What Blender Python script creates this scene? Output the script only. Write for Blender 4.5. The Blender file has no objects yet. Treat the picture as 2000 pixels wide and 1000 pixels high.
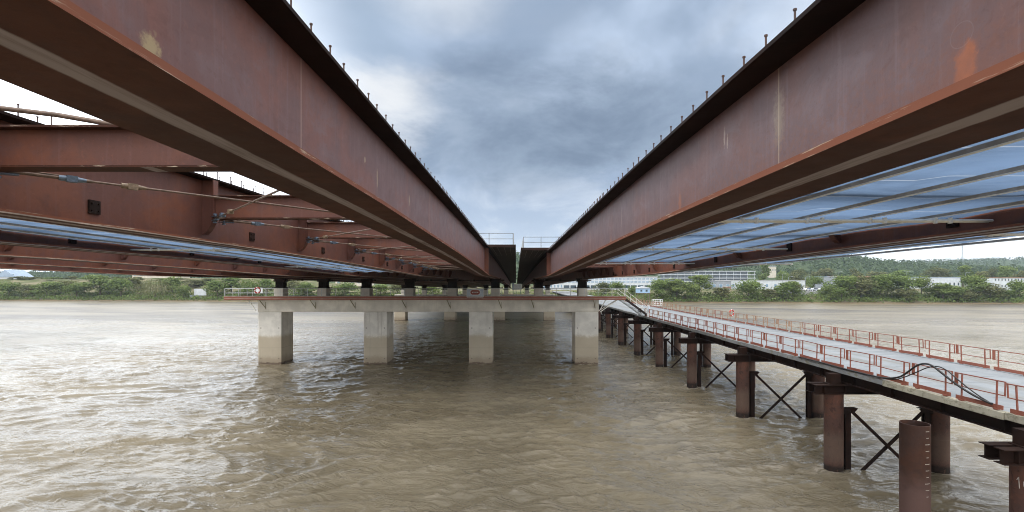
import bpy, bmesh, math, random
import numpy as np
from mathutils import Vector, Matrix, noise as mnoise

# ------------------------------------------------------------------ camera, sky, sun, exposure
scene = bpy.context.scene
R = math.radians
CAMZ = 10.45                     # eye height above the river (water level is z = 0)

cam_data = bpy.data.cameras.new("camera")
cam = bpy.data.objects.new("camera", cam_data)
scene.collection.objects.link(cam)
cam.location = (0, 0, CAMZ)
cam.rotation_euler = (R(90), 0, 0)
cam_data.sensor_width = 36
cam_data.lens = 18.0
cam_data.shift_x = -0.004
cam_data.shift_y = 0.025
cam_data.clip_start = 0.05
cam_data.clip_end = 12000
scene.camera = cam

scene.view_settings.view_transform = 'Standard'
scene.view_settings.look = 'None'
scene.view_settings.gamma = 1.0
scene.view_settings.exposure = 0.12
scene.view_settings.use_curve_mapping = False
scene.cycles.max_bounces = 8
scene.cycles.transmission_bounces = 4
scene.cycles.volume_bounces = 1
scene.cycles.filter_width = 1.0

SUN_EL, SUN_AZ = R(46), R(236)   # behind the camera, to the left

def N(nt, kind, **kw):
    n = nt.nodes.new(kind)
    for k, v in kw.items():
        if k == 'ins':
            for i, val in v.items():
                if hasattr(val, 'is_linked') or isinstance(val, bpy.types.NodeSocket):
                    nt.links.new(val, n.inputs[i])
                else:
                    n.inputs[i].default_value = val
        else:
            setattr(n, k, v)
    return n

def MATH(nt, op, a, b=0.0, c=0.0, clamp=False):
    n = N(nt, 'ShaderNodeMath', operation=op, use_clamp=clamp, ins={0: a, 1: b, 2: c})
    return n.outputs[0]

def VMATH(nt, op, a, b=(0, 0, 0), out=0):
    n = N(nt, 'ShaderNodeVectorMath', operation=op, ins={0: a, 1: b})
    return n.outputs[out]

def SMOOTH(nt, v, a, b, lo=0.0, hi=1.0):
    n = N(nt, 'ShaderNodeMapRange', interpolation_type='SMOOTHSTEP', ins={0: v, 1: a, 2: b, 3: lo, 4: hi})
    return n.outputs[0]

def MIX(nt, f, a, b, blend='MIX'):
    n = nt.nodes.new('ShaderNodeMix'); n.data_type = 'RGBA'; n.blend_type = blend
    for i, v in ((0, f), (6, a), (7, b)):
        if isinstance(v, bpy.types.NodeSocket):
            nt.links.new(v, n.inputs[i])
        else:
            n.inputs[i].default_value = (*v, 1.0) if isinstance(v, tuple) and len(v) == 3 else v
    return n.outputs[2]

def NOISE(nt, vec, scale, detail=4.0, rough=0.55, dist=0.0, out=0):
    n = N(nt, 'ShaderNodeTexNoise', ins={'Scale': scale, 'Detail': detail, 'Roughness': rough, 'Distortion': dist})
    if vec is not None:
        nt.links.new(vec, n.inputs['Vector'])
    return n.outputs[out]

world = bpy.data.worlds.new("World")
scene.world = world
world.use_nodes = True
wt = world.node_tree
wt.nodes.clear()
sky = N(wt, 'ShaderNodeTexSky', sky_type='NISHITA', sun_disc=False)
sky.sun_elevation = SUN_EL
sky.sun_rotation = SUN_AZ
sky.air_density = 1.0
sky.dust_density = 1.5
wdir = N(wt, 'ShaderNodeTexCoord').outputs['Generated']
wsep = N(wt, 'ShaderNodeSeparateXYZ', ins={0: wdir})
dx, dy, dz = wsep.outputs[0], wsep.outputs[1], wsep.outputs[2]
zc = MATH(wt, 'ADD', MATH(wt, 'MAXIMUM', dz, 0.0), 0.34)
cloud_uv = N(wt, 'ShaderNodeCombineXYZ', ins={0: MATH(wt, 'DIVIDE', dx, zc), 1: MATH(wt, 'DIVIDE', dy, zc), 2: 0.37}).outputs[0]
n_big = NOISE(wt, cloud_uv, 1.05, 5.0, 0.5, 0.25)
n_fine = NOISE(wt, cloud_uv, 2.6, 9.0, 0.60, 0.5)
warp = VMATH(wt, 'SCALE', VMATH(wt, 'SUBTRACT', NOISE(wt, cloud_uv, 1.6, 9.0, 0.62, 0.3, out=1), (0.5, 0.5, 0.5)))
warp.node.inputs['Scale'].default_value = 0.28
pdir = VMATH(wt, 'ADD', wdir, warp)
def cloud_mass(c, s, r0, r1):
    d = VMATH(wt, 'LENGTH', VMATH(wt, 'MULTIPLY', VMATH(wt, 'SUBTRACT', pdir, c), s), out=1)
    return SMOOTH(wt, d, r1, r0)
base = MIX(wt, SMOOTH(wt, n_big, 0.38, 0.62), (0.31, 0.41, 0.58), (0.52, 0.63, 0.80))
base = MIX(wt, MATH(wt, 'MULTIPLY', SMOOTH(wt, n_fine, 0.47, 0.70), 0.55), base, (0.70, 0.76, 0.85))
base = MIX(wt, MATH(wt, 'MULTIPLY', SMOOTH(wt, NOISE(wt, cloud_uv, 1.5, 5.0, 0.5, 0.3), 0.48, 0.62), 0.7), base, (0.22, 0.30, 0.43))
base = MIX(wt, MATH(wt, 'MULTIPLY', cloud_mass((0.09, 0.95, 0.29), (0.36, 0.3, 1.10), 0.04, 0.155), 0.92), base, MIX(wt, SMOOTH(wt, n_fine, 0.38, 0.64), (0.145, 0.20, 0.295), (0.235, 0.31, 0.425)))
base = MIX(wt, MATH(wt, 'MULTIPLY', cloud_mass((-0.26, 0.86, 0.42), (1.0, 0.8, 1.2), 0.03, 0.16), 0.7), base, (0.33, 0.43, 0.57))
base = MIX(wt, MATH(wt, 'MULTIPLY', cloud_mass((-0.235, 0.91, 0.325), (0.7, 0.7, 1.2), 0.01, 0.09), 0.85), base, (0.90, 0.91, 0.92))
base = MIX(wt, MATH(wt, 'MULTIPLY', cloud_mass((-0.10, 0.86, 0.50), (0.6, 0.5, 1.0), 0.02, 0.12), 0.7), base, (0.74, 0.79, 0.86))
# pale band low over the land, white towards both sides of the river
low = SMOOTH(wt, dz, 0.23, 0.05)
base = MIX(wt, MATH(wt, 'MULTIPLY', low, 0.8), base, MIX(wt, SMOOTH(wt, n_fine, 0.42, 0.60), (0.54, 0.64, 0.80), (0.72, 0.79, 0.90)))
side = SMOOTH(wt, MATH(wt, 'ABSOLUTE', dx), 0.34, 0.62)
elv = SMOOTH(wt, dz, 0.62, 0.30)
base = MIX(wt, MATH(wt, 'MULTIPLY', MATH(wt, 'MULTIPLY', side, elv), 0.95), base, (1.35, 1.38, 1.42))
lefts = SMOOTH(wt, dx, -0.24, -0.52)
base = MIX(wt, MATH(wt, 'MULTIPLY', lefts, SMOOTH(wt, dz, 0.66, 0.28)), base, (2.15, 2.25, 2.4))
# unseen sky overhead and behind the viewer, brightened to light the front faces
back = SMOOTH(wt, dy, 0.35, -0.35)
high = SMOOTH(wt, dz, 0.50, 0.80)
base = MIX(wt, back, base, (1.75, 1.76, 1.77))
base = MIX(wt, high, base, (2.3, 2.3, 2.27))
cloudy = N(wt, 'ShaderNodeVectorMath', operation='SCALE', ins={0: base})
cloudy.inputs['Scale'].default_value = 10.0
skymix = MIX(wt, 0.94, sky.outputs[0], cloudy.outputs[0])
bg = N(wt, 'ShaderNodeBackground', ins={0: skymix, 1: 0.1})
wout = N(wt, 'ShaderNodeOutputWorld', ins={0: bg.outputs[0]})

sun_data = bpy.data.lights.new("sun", 'SUN')
sun_data.energy = 1.2
sun_data.angle = R(20)
sun_data.color = (1.0, 0.96, 0.9)
sun = bpy.data.objects.new("sun", sun_data)
scene.collection.objects.link(sun)
sun.rotation_euler = Vector((math.sin(SUN_AZ) * math.cos(SUN_EL), math.cos(SUN_AZ) * math.cos(SUN_EL), math.sin(SUN_EL))).to_track_quat('Z', 'Y').to_euler()

# ------------------------------------------------------------------ helpers
random.seed(7)
rng = np.random.default_rng(11)
COL = scene.collection
ORD = ("first second third fourth fifth sixth seventh eighth ninth tenth eleventh twelfth thirteenth fourteenth fifteenth "
       "sixteenth seventeenth eighteenth nineteenth twentieth").split()
TENS = {20: 'twenty', 30: 'thirty', 40: 'forty', 50: 'fifty', 60: 'sixty', 70: 'seventy', 80: 'eighty', 90: 'ninety'}
def ordinal(i):                    # 0 -> first
    if i < 20:
        return ORD[i]
    n = i + 1
    t = n // 10 * 10
    return TENS[t][:-1] + 'ieth' if n == t else TENS[t] + '-' + ORD[n - t - 1]

def tag(o, label=None, cat=None, group=None, kind=None):
    if label: o['label'] = label
    if cat: o['category'] = cat
    if group: o['group'] = group
    if kind: o['kind'] = kind
    return o

def empty(name, loc, label=None, cat=None, group=None, rz=0.0):
    o = bpy.data.objects.new(name, None)
    COL.objects.link(o)
    o.location = loc
    o.rotation_euler = (0, 0, rz)
    o.empty_display_size = 0.2
    return tag(o, label, cat, group)

def link_mesh(name, me, parent=None, loc=None):
    o = bpy.data.objects.new(name, me)
    COL.objects.link(o)
    if parent: o.parent = parent
    if loc is not None: o.location = loc
    return o

def copy_tree(o, parent=None):
    c = o.copy()
    COL.objects.link(c)
    c.parent = parent
    for ch in list(o.children):
        copy_tree(ch, c)
    return c

class MB:
    """collects faces for ONE mesh object"""
    def __init__(s):
        s.v, s.f, s.sm, s.mi = [], [], [], []
        s.m = 0
    def add(s, vs, fs, smooth=False):
        b = len(s.v)
        s.v += [tuple(v) for v in vs]
        for f in fs:
            s.f.append(tuple(b + i for i in f)); s.sm.append(smooth); s.mi.append(s.m)
        return s
    def box(s, x0, x1, y0, y1, z0, z1):
        return s.add([(x0, y0, z0), (x1, y0, z0), (x1, y1, z0), (x0, y1, z0), (x0, y0, z1), (x1, y0, z1), (x1, y1, z1), (x0, y1, z1)],
                     [(0, 3, 2, 1), (4, 5, 6, 7), (0, 1, 5, 4), (1, 2, 6, 5), (2, 3, 7, 6), (3, 0, 4, 7)])
    def cbox(s, x0, x1, y0, y1, z0, z1, c):
        """box with a chamfer c on the vertical and horizontal edges"""
        pts = []
        for z, d in ((z0, c), (z0 + c, 0), (z1 - c, 0), (z1, c)):
            pts.append([(x0 + c + d * 0, y0 + d, z), (x1 - c, y0 + d, z), (x1 - d, y0 + c, z), (x1 - d, y1 - c, z),
                        (x1 - c, y1 - d, z), (x0 + c, y1 - d, z), (x0 + d, y1 - c, z), (x0 + d, y0 + c, z)])
        vs = [p for ring in pts for p in ring]
        fs = [tuple(reversed(range(8))), tuple(range(24, 32))]
        for k in range(3):
            for i in range(8):
                j = (i + 1) % 8
                fs.append((8 * k + i, 8 * k + j, 8 * k + 8 + j, 8 * k + 8 + i))
        return s.add(vs, fs)
    def tube(s, pts, r, n=8, cap=True, radii=None):
        pts = [Vector(p) for p in pts]
        rings = []
        prev = None
        for i, p in enumerate(pts):
            d = (pts[min(i + 1, len(pts) - 1)] - pts[max(i - 1, 0)]).normalized()
            if prev is None:
                up = Vector((0, 0, 1)) if abs(d.z) < 0.9 else Vector((1, 0, 0))
                a = d.cross(up).normalized()
            else:
                a = (prev - d * prev.dot(d)).normalized()
            prev = a
            b = d.cross(a)
            rr = radii[i] if radii else r
            rings.append([p + (a * math.cos(2 * math.pi * k / n) + b * math.sin(2 * math.pi * k / n)) * rr for k in range(n)])
        vs = [v for ring in rings for v in ring]
        fs = []
        for i in range(len(pts) - 1):
            for k in range(n):
                l = (k + 1) % n
                fs.append((i * n + k, i * n + l, (i + 1) * n + l, (i + 1) * n + k))
        s.add(vs, fs, True)
        if cap:
            s.add(rings[0], [tuple(reversed(range(n)))]); s.add(rings[-1], [tuple(range(n))])
        return s
    def bar(s, p, q, w, h, up=(0, 0, 1)):
        """rectangular bar from p to q, w across, h along up"""
        p, q = Vector(p), Vector(q)
        d = (q - p).normalized()
        up = Vector(up)
        a = d.cross(up)
        if a.length < 1e-4: a = d.cross(Vector((1, 0, 0)))
        a.normalize(); b = a.cross(d).normalized()
        vs = []
        for c in (p, q):
            vs += [c - a * w / 2 - b * h / 2, c + a * w / 2 - b * h / 2, c + a * w / 2 + b * h / 2, c - a * w / 2 + b * h / 2]
        return s.add(vs, [(0, 1, 2, 3), (7, 6, 5, 4), (0, 4, 5, 1), (1, 5, 6, 2), (2, 6, 7, 3), (3, 7, 4, 0)])
    def prism(s, poly, axis, t0, t1):
        """extrude a 2-D polygon along x, y or z"""
        def mk(a, b, t):
            return {'x': (t, a, b), 'y': (a, t, b), 'z': (a, b, t)}[axis]
        n = len(poly)
        vs = [mk(a, b, t0) for a, b in poly] + [mk(a, b, t1) for a, b in poly]
        fs = [tuple(range(n)), tuple(reversed(range(n, 2 * n)))] + [(i, n + i, n + (i + 1) % n, (i + 1) % n) for i in range(n)]
        return s.add(vs, fs)
    def sweep(s, ys, sections):
        """sections: one list of (x, z) per y, joined along y"""
        n = len(sections[0])
        vs = [(x, y, z) for y, sec in zip(ys, sections) for x, z in sec]
        fs = []
        for i in range(len(ys) - 1):
            for k in range(n):
                l = (k + 1) % n
                fs.append((i * n + k, i * n + l, (i + 1) * n + l, (i + 1) * n + k))
        fs.append(tuple(range(n))); fs.append(tuple(reversed(range((len(ys) - 1) * n, len(ys) * n))))
        return s.add(vs, fs)
    def build(s, name, mats, parent=None, loc=None, fix=True):
        me = bpy.data.meshes.new(name)
        me.from_pydata(s.v, [], s.f)
        for m in (mats if isinstance(mats, (list, tuple)) else [mats]):
            me.materials.append(m)
        me.polygons.foreach_set('use_smooth', s.sm)
        me.polygons.foreach_set('material_index', s.mi)
        if fix:
            bm = bmesh.new(); bm.from_mesh(me)
            bmesh.ops.recalc_face_normals(bm, faces=bm.faces)
            bm.to_mesh(me); bm.free()
        me.update()
        return link_mesh(name, me, parent, loc)

def lerp_profile(pts):
    xs = [p[0] for p in pts]; ys = [p[1] for p in pts]
    return lambda t: float(np.interp(t, xs, ys))

def at(px, py, Y):
    """world point seen at photo pixel (px, py) at distance Y (used to read sizes off the photo)"""
    return Vector(((px - 1008) / 1000 * Y, Y, CAMZ + (550 - py) / 1000 * Y))
# ------------------------------------------------------------------ materials
M = {}
def new_mat(name):
    m = bpy.data.materials.new(name); m.use_nodes = True
    nt = m.node_tree
    bsdf = nt.nodes['Principled BSDF']
    return m, nt, bsdf
def setin(nt, bsdf, **kw):
    for k, v in kw.items():
        i = bsdf.inputs[k.replace('_', ' ')]
        if isinstance(v, bpy.types.NodeSocket): nt.links.new(v, i)
        else: i.default_value = (*v, 1.0) if isinstance(v, tuple) and len(v) == 3 else v
def bump(nt, bsdf, h, strength=0.3, dist=0.02):
    b = N(nt, 'ShaderNodeBump', ins={'Strength': strength, 'Distance': dist, 'Height': h})
    nt.links.new(b.outputs[0], bsdf.inputs['Normal'])
def coords(nt, kind='Object', scale=None):
    c = N(nt, 'ShaderNodeTexCoord').outputs[kind]
    if scale: c = VMATH(nt, 'MULTIPLY', c, scale)
    return c
def sep(nt, v):
    n = N(nt, 'ShaderNodeSeparateXYZ', ins={0: v})
    return n.outputs[0], n.outputs[1], n.outputs[2]
def ellipse(nt, a, b, ca, cb, ra, rb, soft=0.45, wob=None):
    u = MATH(nt, 'DIVIDE', MATH(nt, 'SUBTRACT', a, ca), ra); v = MATH(nt, 'DIVIDE', MATH(nt, 'SUBTRACT', b, cb), rb)
    d = MATH(nt, 'SQRT', MATH(nt, 'ADD', MATH(nt, 'MULTIPLY', u, u), MATH(nt, 'MULTIPLY', v, v)))
    if wob is not None: d = MATH(nt, 'ADD', d, wob)
    return SMOOTH(nt, d, 1 + soft, 1 - soft)
def band(nt, a, c, half, soft):
    return SMOOTH(nt, MATH(nt, 'ABSOLUTE', MATH(nt, 'SUBTRACT', a, c)), half + soft, half)

def rust(name, c0=(0.20, 0.092, 0.080), c1=(0.27, 0.098, 0.058), c2=(0.15, 0.082, 0.082), rough=0.5, marks=None, spec=0.28):
    """weathering steel: purple-brown patina, orange-brown patches, faint vertical run marks"""
    m, nt, b = new_mat(name)
    co = coords(nt)
    big = NOISE(nt, co, 0.55, 5.0, 0.6, 0.4)
    mid = NOISE(nt, co, 2.6, 6.0, 0.6)
    runs = NOISE(nt, VMATH(nt, 'MULTIPLY', co, (7.0, 7.0, 0.28)), 1.0, 5.0, 0.72)
    grain = NOISE(nt, co, 45.0, 3.0, 0.7)
    cloudy = NOISE(nt, VMATH(nt, 'MULTIPLY', co, (1.0, 0.7, 1.3)), 1.3, 7.0, 0.68, 0.7)
    col = MIX(nt, SMOOTH(nt, big, 0.44, 0.60), c0, c1)
    col = MIX(nt, MATH(nt, 'MULTIPLY', SMOOTH(nt, cloudy, 0.50, 0.66), 0.6), col, tuple(k * 1.28 for k in c2))
    col = MIX(nt, MATH(nt, 'MULTIPLY', SMOOTH(nt, cloudy, 0.46, 0.34), 0.5), col, tuple(k * 0.72 for k in c1))
    col = MIX(nt, MATH(nt, 'MULTIPLY', SMOOTH(nt, mid, 0.48, 0.74), 0.55), col, c2)
    col = MIX(nt, MATH(nt, 'MULTIPLY', SMOOTH(nt, runs, 0.5, 0.78), 0.60), col, tuple(min(1, k * 1.6) for k in c2))
    spots = NOISE(nt, co, 13.0, 5.0, 0.7, 0.3)
    col = MIX(nt, MATH(nt, 'MULTIPLY', SMOOTH(nt, spots, 0.54, 0.70), 0.40), col, tuple(k * 0.62 for k in c1))
    col = MIX(nt, MATH(nt, 'MULTIPLY', SMOOTH(nt, spots, 0.44, 0.32), 0.35), col, tuple(k * 1.35 for k in c1))
    col = MIX(nt, MATH(nt, 'MULTIPLY', SMOOTH(nt, grain, 0.55, 0.8), 0.35), col, tuple(k * 0.55 for k in c0))
    if marks: col = marks(nt, co, col, mid)
    rg = MATH(nt, 'ADD', MATH(nt, 'MULTIPLY', mid, 0.25), rough - 0.12)
    setin(nt, b, Base_Color=col, Roughness=rg, Specular_IOR_Level=spec)
    bump(nt, b, grain, 0.25, 0.004)
    M[name] = m
    return m

def marks_left(nt, co, col, mid):      # the smooth web left of the gap
    x, y, z = sep(nt, co)
    w = MATH(nt, 'MULTIPLY', MATH(nt, 'SUBTRACT', NOISE(nt, co, 17.0, 5.0, 0.7), 0.5), 2.6)
    col = MIX(nt, MATH(nt, 'MULTIPLY', ellipse(nt, y, z, 3.69, 1.69, 0.085, 0.085, 0.5, w), 0.85), col, (0.40, 0.31, 0.17))
    for yy in (6.26, 25.4, 15.5, 36.0):
        col = MIX(nt, MATH(nt, 'MULTIPLY', band(nt, y, yy, 0.008, 0.02), 0.55), col, (0.36, 0.24, 0.20))
    for yy, zz, ry, rz in ((8.9, 2.12, .05, .05), (9.7, 1.95, .04, .18), (10.2, 1.33, .07, .09), (14.3, 1.30, .1, .1), (12.6, 2.0, .06, .12)):
        col = MIX(nt, MATH(nt, 'MULTIPLY', ellipse(nt, y, z, yy, zz, ry, rz, 0.5, w), 0.6), col, (0.42, 0.32, 0.22))
    return col
def marks_right(nt, co, col, mid):     # the smooth web right of the gap
    x, y, z = sep(nt, co)
    w = MATH(nt, 'MULTIPLY', MATH(nt, 'SUBTRACT', NOISE(nt, co, 17.0, 5.0, 0.7), 0.5), 2.6)
    col = MIX(nt, MATH(nt, 'MULTIPLY', ellipse(nt, y, z, 5.63, 1.80, 0.10, 0.27, 0.6, w), 0.42), col, (0.36, 0.31, 0.24))
    for yy in (5.63, 22.5, 33.0):
        col = MIX(nt, MATH(nt, 'MULTIPLY', band(nt, y, yy, 0.006, 0.012), 0.65), col, (0.42, 0.34, 0.26))
    patch = MATH(nt, 'MULTIPLY', band(nt, MATH(nt, 'ADD', y, MATH(nt, 'MULTIPLY', w, 0.035)), 3.29, 0.05, 0.05), SMOOTH(nt, MATH(nt, 'ADD', MATH(nt, 'ADD', z, MATH(nt, 'MULTIPLY', w, 0.05)), MATH(nt, 'MULTIPLY', MATH(nt, 'ABSOLUTE', MATH(nt, 'SUBTRACT', y, 3.27)), 0.8)), 1.58, 1.50))
    patch = MATH(nt, 'MULTIPLY', patch, SMOOTH(nt, mid, 0.30, 0.55, 0.6, 0.95))
    col = MIX(nt, patch, col, (0.37, 0.12, 0.05))
    for yy, zz, ry, rz, c in ((9.03, 1.33, .07, .2, (.42, .15, .06)), (15.6, 1.2, .1, .15, (.42, .16, .07)), (7.1, 2.0, .025, .12, (.5, .42, .36)), (7.0, 1.9, .02, .09, (.5, .42, .36)),
                              (14.0, 1.75, .04, .25, (.36, .27, .25)), (20.0, 1.6, .12, .35, (.30, .2, .18))):
        col = MIX(nt, MATH(nt, 'MULTIPLY', ellipse(nt, y, z, yy, zz, ry, rz, 0.5, w), 0.5), col, c)
    low = MATH(nt, 'MULTIPLY', SMOOTH(nt, MATH(nt, 'ADD', z, w), 1.75, 1.15), SMOOTH(nt, y, 16.0, 9.0))
    col = MIX(nt, MATH(nt, 'MULTIPLY', low, 0.35), col, (0.21, 0.085, 0.052))
    # a chalk loop above the orange patch
    d = MATH(nt, 'SQRT', MATH(nt, 'ADD', MATH(nt, 'POWER', MATH(nt, 'DIVIDE', MATH(nt, 'SUBTRACT', y, 3.32), 0.085), 2.0), MATH(nt, 'POWER', MATH(nt, 'DIVIDE', MATH(nt, 'SUBTRACT', z, 1.60), 0.08), 2.0)))
    col = MIX(nt, MATH(nt, 'MULTIPLY', band(nt, d, 1.0, 0.015, 0.04), 0.16), col, (0.32, 0.27, 0.27))
    return col
def marks_flange(nt, co, col, mid):    # worn launching track along the underside, scuffed edges
    x, y, z = sep(nt, co)
    w = MATH(nt, 'MULTIPLY', MATH(nt, 'SUBTRACT', mid, 0.5), 0.05)
    strip = band(nt, MATH(nt, 'ADD', x, w), 0.0, 0.075, 0.03)
    geo = N(nt, 'ShaderNodeNewGeometry')
    gz = sep(nt, geo.outputs['Normal'])[2]
    under = SMOOTH(nt, gz, -0.6, -0.9)
    strip = MATH(nt, 'MULTIPLY', strip, SMOOTH(nt, NOISE(nt, VMATH(nt, 'MULTIPLY', co, (9.0, 0.5, 1.0)), 1.0, 5.0, 0.65), 0.30, 0.60, 0.35, 1.0))
    col = MIX(nt, MATH(nt, 'MULTIPLY', MATH(nt, 'MULTIPLY', strip, under), 0.85), col, (0.36, 0.31, 0.32))
    side_face = SMOOTH(nt, MATH(nt, 'ABSOLUTE', sep(nt, geo.outputs['Normal'])[0]), 0.6, 0.9)
    col = MIX(nt, MATH(nt, 'MULTIPLY', side_face, 0.9), col, (0.235, 0.092, 0.058))   # flange side faces, in a lighter orange rust
    scr = NOISE(nt, VMATH(nt, 'MULTIPLY', co, (4.0, 1.3, 30.0)), 1.0, 5.0, 0.7)
    edge = MATH(nt, 'SUBTRACT', 1.0, under)
    col = MIX(nt, MATH(nt, 'MULTIPLY', MATH(nt, 'MULTIPLY', SMOOTH(nt, scr, 0.56, 0.68), edge), 0.8), col, (0.50, 0.42, 0.33))
    return col
rust('rust_web_left', c0=(0.160, 0.084, 0.080), c1=(0.192, 0.082, 0.066), c2=(0.140, 0.090, 0.095), marks=marks_left)
rust('rust_web_right', c0=(0.148, 0.096, 0.101), c1=(0.165, 0.089, 0.083), c2=(0.142, 0.104, 0.116), marks=marks_right)
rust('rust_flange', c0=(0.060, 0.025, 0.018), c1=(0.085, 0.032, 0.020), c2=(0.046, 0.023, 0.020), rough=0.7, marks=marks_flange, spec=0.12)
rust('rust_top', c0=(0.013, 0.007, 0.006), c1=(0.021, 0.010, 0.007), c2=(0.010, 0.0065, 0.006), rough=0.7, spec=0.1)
rust('rust', c0=(0.135, 0.058, 0.046), c1=(0.18, 0.068, 0.042), c2=(0.105, 0.055, 0.05))
rust('rust_dark', c0=(0.020, 0.0115, 0.0095), c1=(0.032, 0.0155, 0.011), c2=(0.015, 0.0105, 0.009), rough=0.7, spec=0.12)
rust('rust_stud', c0=(0.07, 0.042, 0.036), c1=(0.09, 0.048, 0.035), c2=(0.055, 0.04, 0.04), rough=0.5)
def marks_pile(nt, co, col, mid):      # wet dark band at the waterline
    x, y, z = sep(nt, co)
    zz = MATH(nt, 'ADD', z, MATH(nt, 'MULTIPLY', MATH(nt, 'SUBTRACT', mid, 0.5), 0.25))
    col = MIX(nt, SMOOTH(nt, zz, 0.62, 0.42), col, (0.035, 0.026, 0.022))
    flake = NOISE(nt, VMATH(nt, 'MULTIPLY', co, (1.0, 1.0, 0.6)), 4.2, 6.0, 0.7, 0.5)
    col = MIX(nt, MATH(nt, 'MULTIPLY', SMOOTH(nt, flake, 0.55, 0.62), 0.65), col, (0.055, 0.032, 0.027))
    col = MIX(nt, MATH(nt, 'MULTIPLY', SMOOTH(nt, flake, 0.42, 0.34), 0.5), col, (0.20, 0.105, 0.075))
    col = MIX(nt, MATH(nt, 'MULTIPLY', band(nt, zz, 1.5, 0.4, 0.7), 0.40), col, (0.22, 0.16, 0.12))
    return col
rust('rust_pile', c0=(0.105, 0.057, 0.046), c1=(0.145, 0.066, 0.046), c2=(0.08, 0.05, 0.044), rough=0.6, marks=marks_pile, spec=0.15)
def marks_casing(nt, co, col, mid):    # bare dark upper length, silt-dusted lower length
    x, y, z = sep(nt, co)
    zz = MATH(nt, 'ADD', z, MATH(nt, 'MULTIPLY', MATH(nt, 'SUBTRACT', mid, 0.5), 0.9))
    return MIX(nt, MATH(nt, 'MULTIPLY', SMOOTH(nt, zz, 3.7, 2.6), 0.7), col, (0.19, 0.115, 0.10))
rust('rust_casing', c0=(0.075, 0.042, 0.033), c1=(0.10, 0.048, 0.033), c2=(0.06, 0.038, 0.033), rough=0.6, marks=marks_casing, spec=0.12)
rust('rail_red', c0=(0.25, 0.088, 0.062), c1=(0.29, 0.105, 0.07), c2=(0.19, 0.073, 0.055), rough=0.55)
rust('edge_red', c0=(0.27, 0.092, 0.065), c1=(0.31, 0.11, 0.075), c2=(0.21, 0.085, 0.065), rough=0.6)
rust('rail_tan', c0=(0.32, 0.20, 0.13), c1=(0.36, 0.23, 0.15), c2=(0.28, 0.13, 0.09), rough=0.55)

def plain(name, c, rough=0.5, metal=0.0, var=0.25, scale=3.0, spec=0.5):
    m, nt, b = new_mat(name)
    co = coords(nt)
    n = NOISE(nt, co, scale, 6.0, 0.62)
    col = MIX(nt, SMOOTH(nt, n, 0.35, 0.7), tuple(k * (1 - var) for k in c), tuple(min(1.0, k * (1 + var * 0.6)) for k in c))
    setin(nt, b, Base_Color=col, Roughness=rough, Metallic=metal, Specular_IOR_Level=spec)
    M[name] = m
    return m
plain('galv', (0.50, 0.52, 0.53), 0.42, 0.55, 0.2, 8.0)
plain('galv_pale', (0.80, 0.78, 0.72), 0.5, 0.0, 0.08, 8.0)
plain('clevis_blue', (0.15, 0.20, 0.27), 0.4, 0.4, 0.25, 20.0)
plain('rod_steel', (0.17, 0.115, 0.088), 0.5, 0.3, 0.35, 14.0)
plain('clamp_tan', (0.24, 0.175, 0.12), 0.55, 0.2, 0.3, 20.0)
plain('edge_tan', (0.46, 0.38, 0.32), 0.5, 0.0, 0.35, 2.0)
plain('bearing_black', (0.016, 0.012, 0.011), 0.6, 0.0, 0.4, 4.0, 0.1)
plain('black_rubber', (0.022, 0.020, 0.020), 0.45, 0.0, 0.3, 12.0)
plain('white_paint', (0.74, 0.75, 0.76), 0.45, 0.0, 0.12, 5.0)
plain('board_white', (0.50, 0.57, 0.66), 0.5, 0.0, 0.06, 4.0)
plain('emblem_red', (0.26, 0.045, 0.03), 0.45, 0.0, 0.1, 6.0)
plain('emblem_pale', (0.66, 0.60, 0.58), 0.45, 0.0, 0.1, 6.0)
plain('caption_grey', (0.16, 0.20, 0.26), 0.5)
plain('life_red', (0.50, 0.06, 0.04), 0.45)
plain('olive_bracket', (0.30, 0.27, 0.16), 0.6, 0.0, 0.4, 8.0)
plain('chalk', (0.62, 0.56, 0.50), 0.8, 0.0, 0.35, 30.0)
plain('glass_dark', (0.05, 0.08, 0.11), 0.12)
plain('glass_pale', (0.36, 0.45, 0.57), 0.3, 0.0, 0.2, 0.6)
plain('recess_dark', (0.13, 0.155, 0.19), 0.5, 0.0, 0.3, 0.3)
plain('emblem_orange', (0.50, 0.17, 0.09), 0.5)
plain('glass_blue', (0.22, 0.33, 0.46), 0.15, 0.0, 0.2, 0.6)
plain('wall_white', (0.60, 0.64, 0.69), 0.7, 0.0, 0.12, 0.5)
plain('wall_beige', (0.62, 0.56, 0.48), 0.8, 0.0, 0.12, 0.5)
plain('wall_grey', (0.30, 0.33, 0.38), 0.7, 0.0, 0.15, 0.4)
plain('roof_blue', (0.33, 0.42, 0.55), 0.5, 0.0, 0.12, 0.5)
plain('roof_tile', (0.36, 0.22, 0.16), 0.8, 0.0, 0.25, 0.6)
plain('roof_grey', (0.42, 0.43, 0.45), 0.7, 0.0, 0.15, 0.5)
plain('cabin_blue', (0.33, 0.50, 0.70), 0.6, 0.0, 0.12, 1.0)
plain('timber', (0.16, 0.12, 0.09), 0.8, 0.0, 0.3, 3.0)
plain('bark', (0.10, 0.08, 0.06), 0.85, 0.0, 0.3, 3.0)
plain('mast_grey', (0.27, 0.30, 0.34), 0.5, 0.3)
for nm, c in (('car_white', (0.75, 0.76, 0.78)), ('car_silver', (0.45, 0.48, 0.52)), ('car_blue', (0.10, 0.18, 0.35)), ('car_black', (0.04, 0.04, 0.05)), ('car_red', (0.35, 0.05, 0.04))):
    plain(nm, c, 0.25, 0.1, 0.05)

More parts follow.
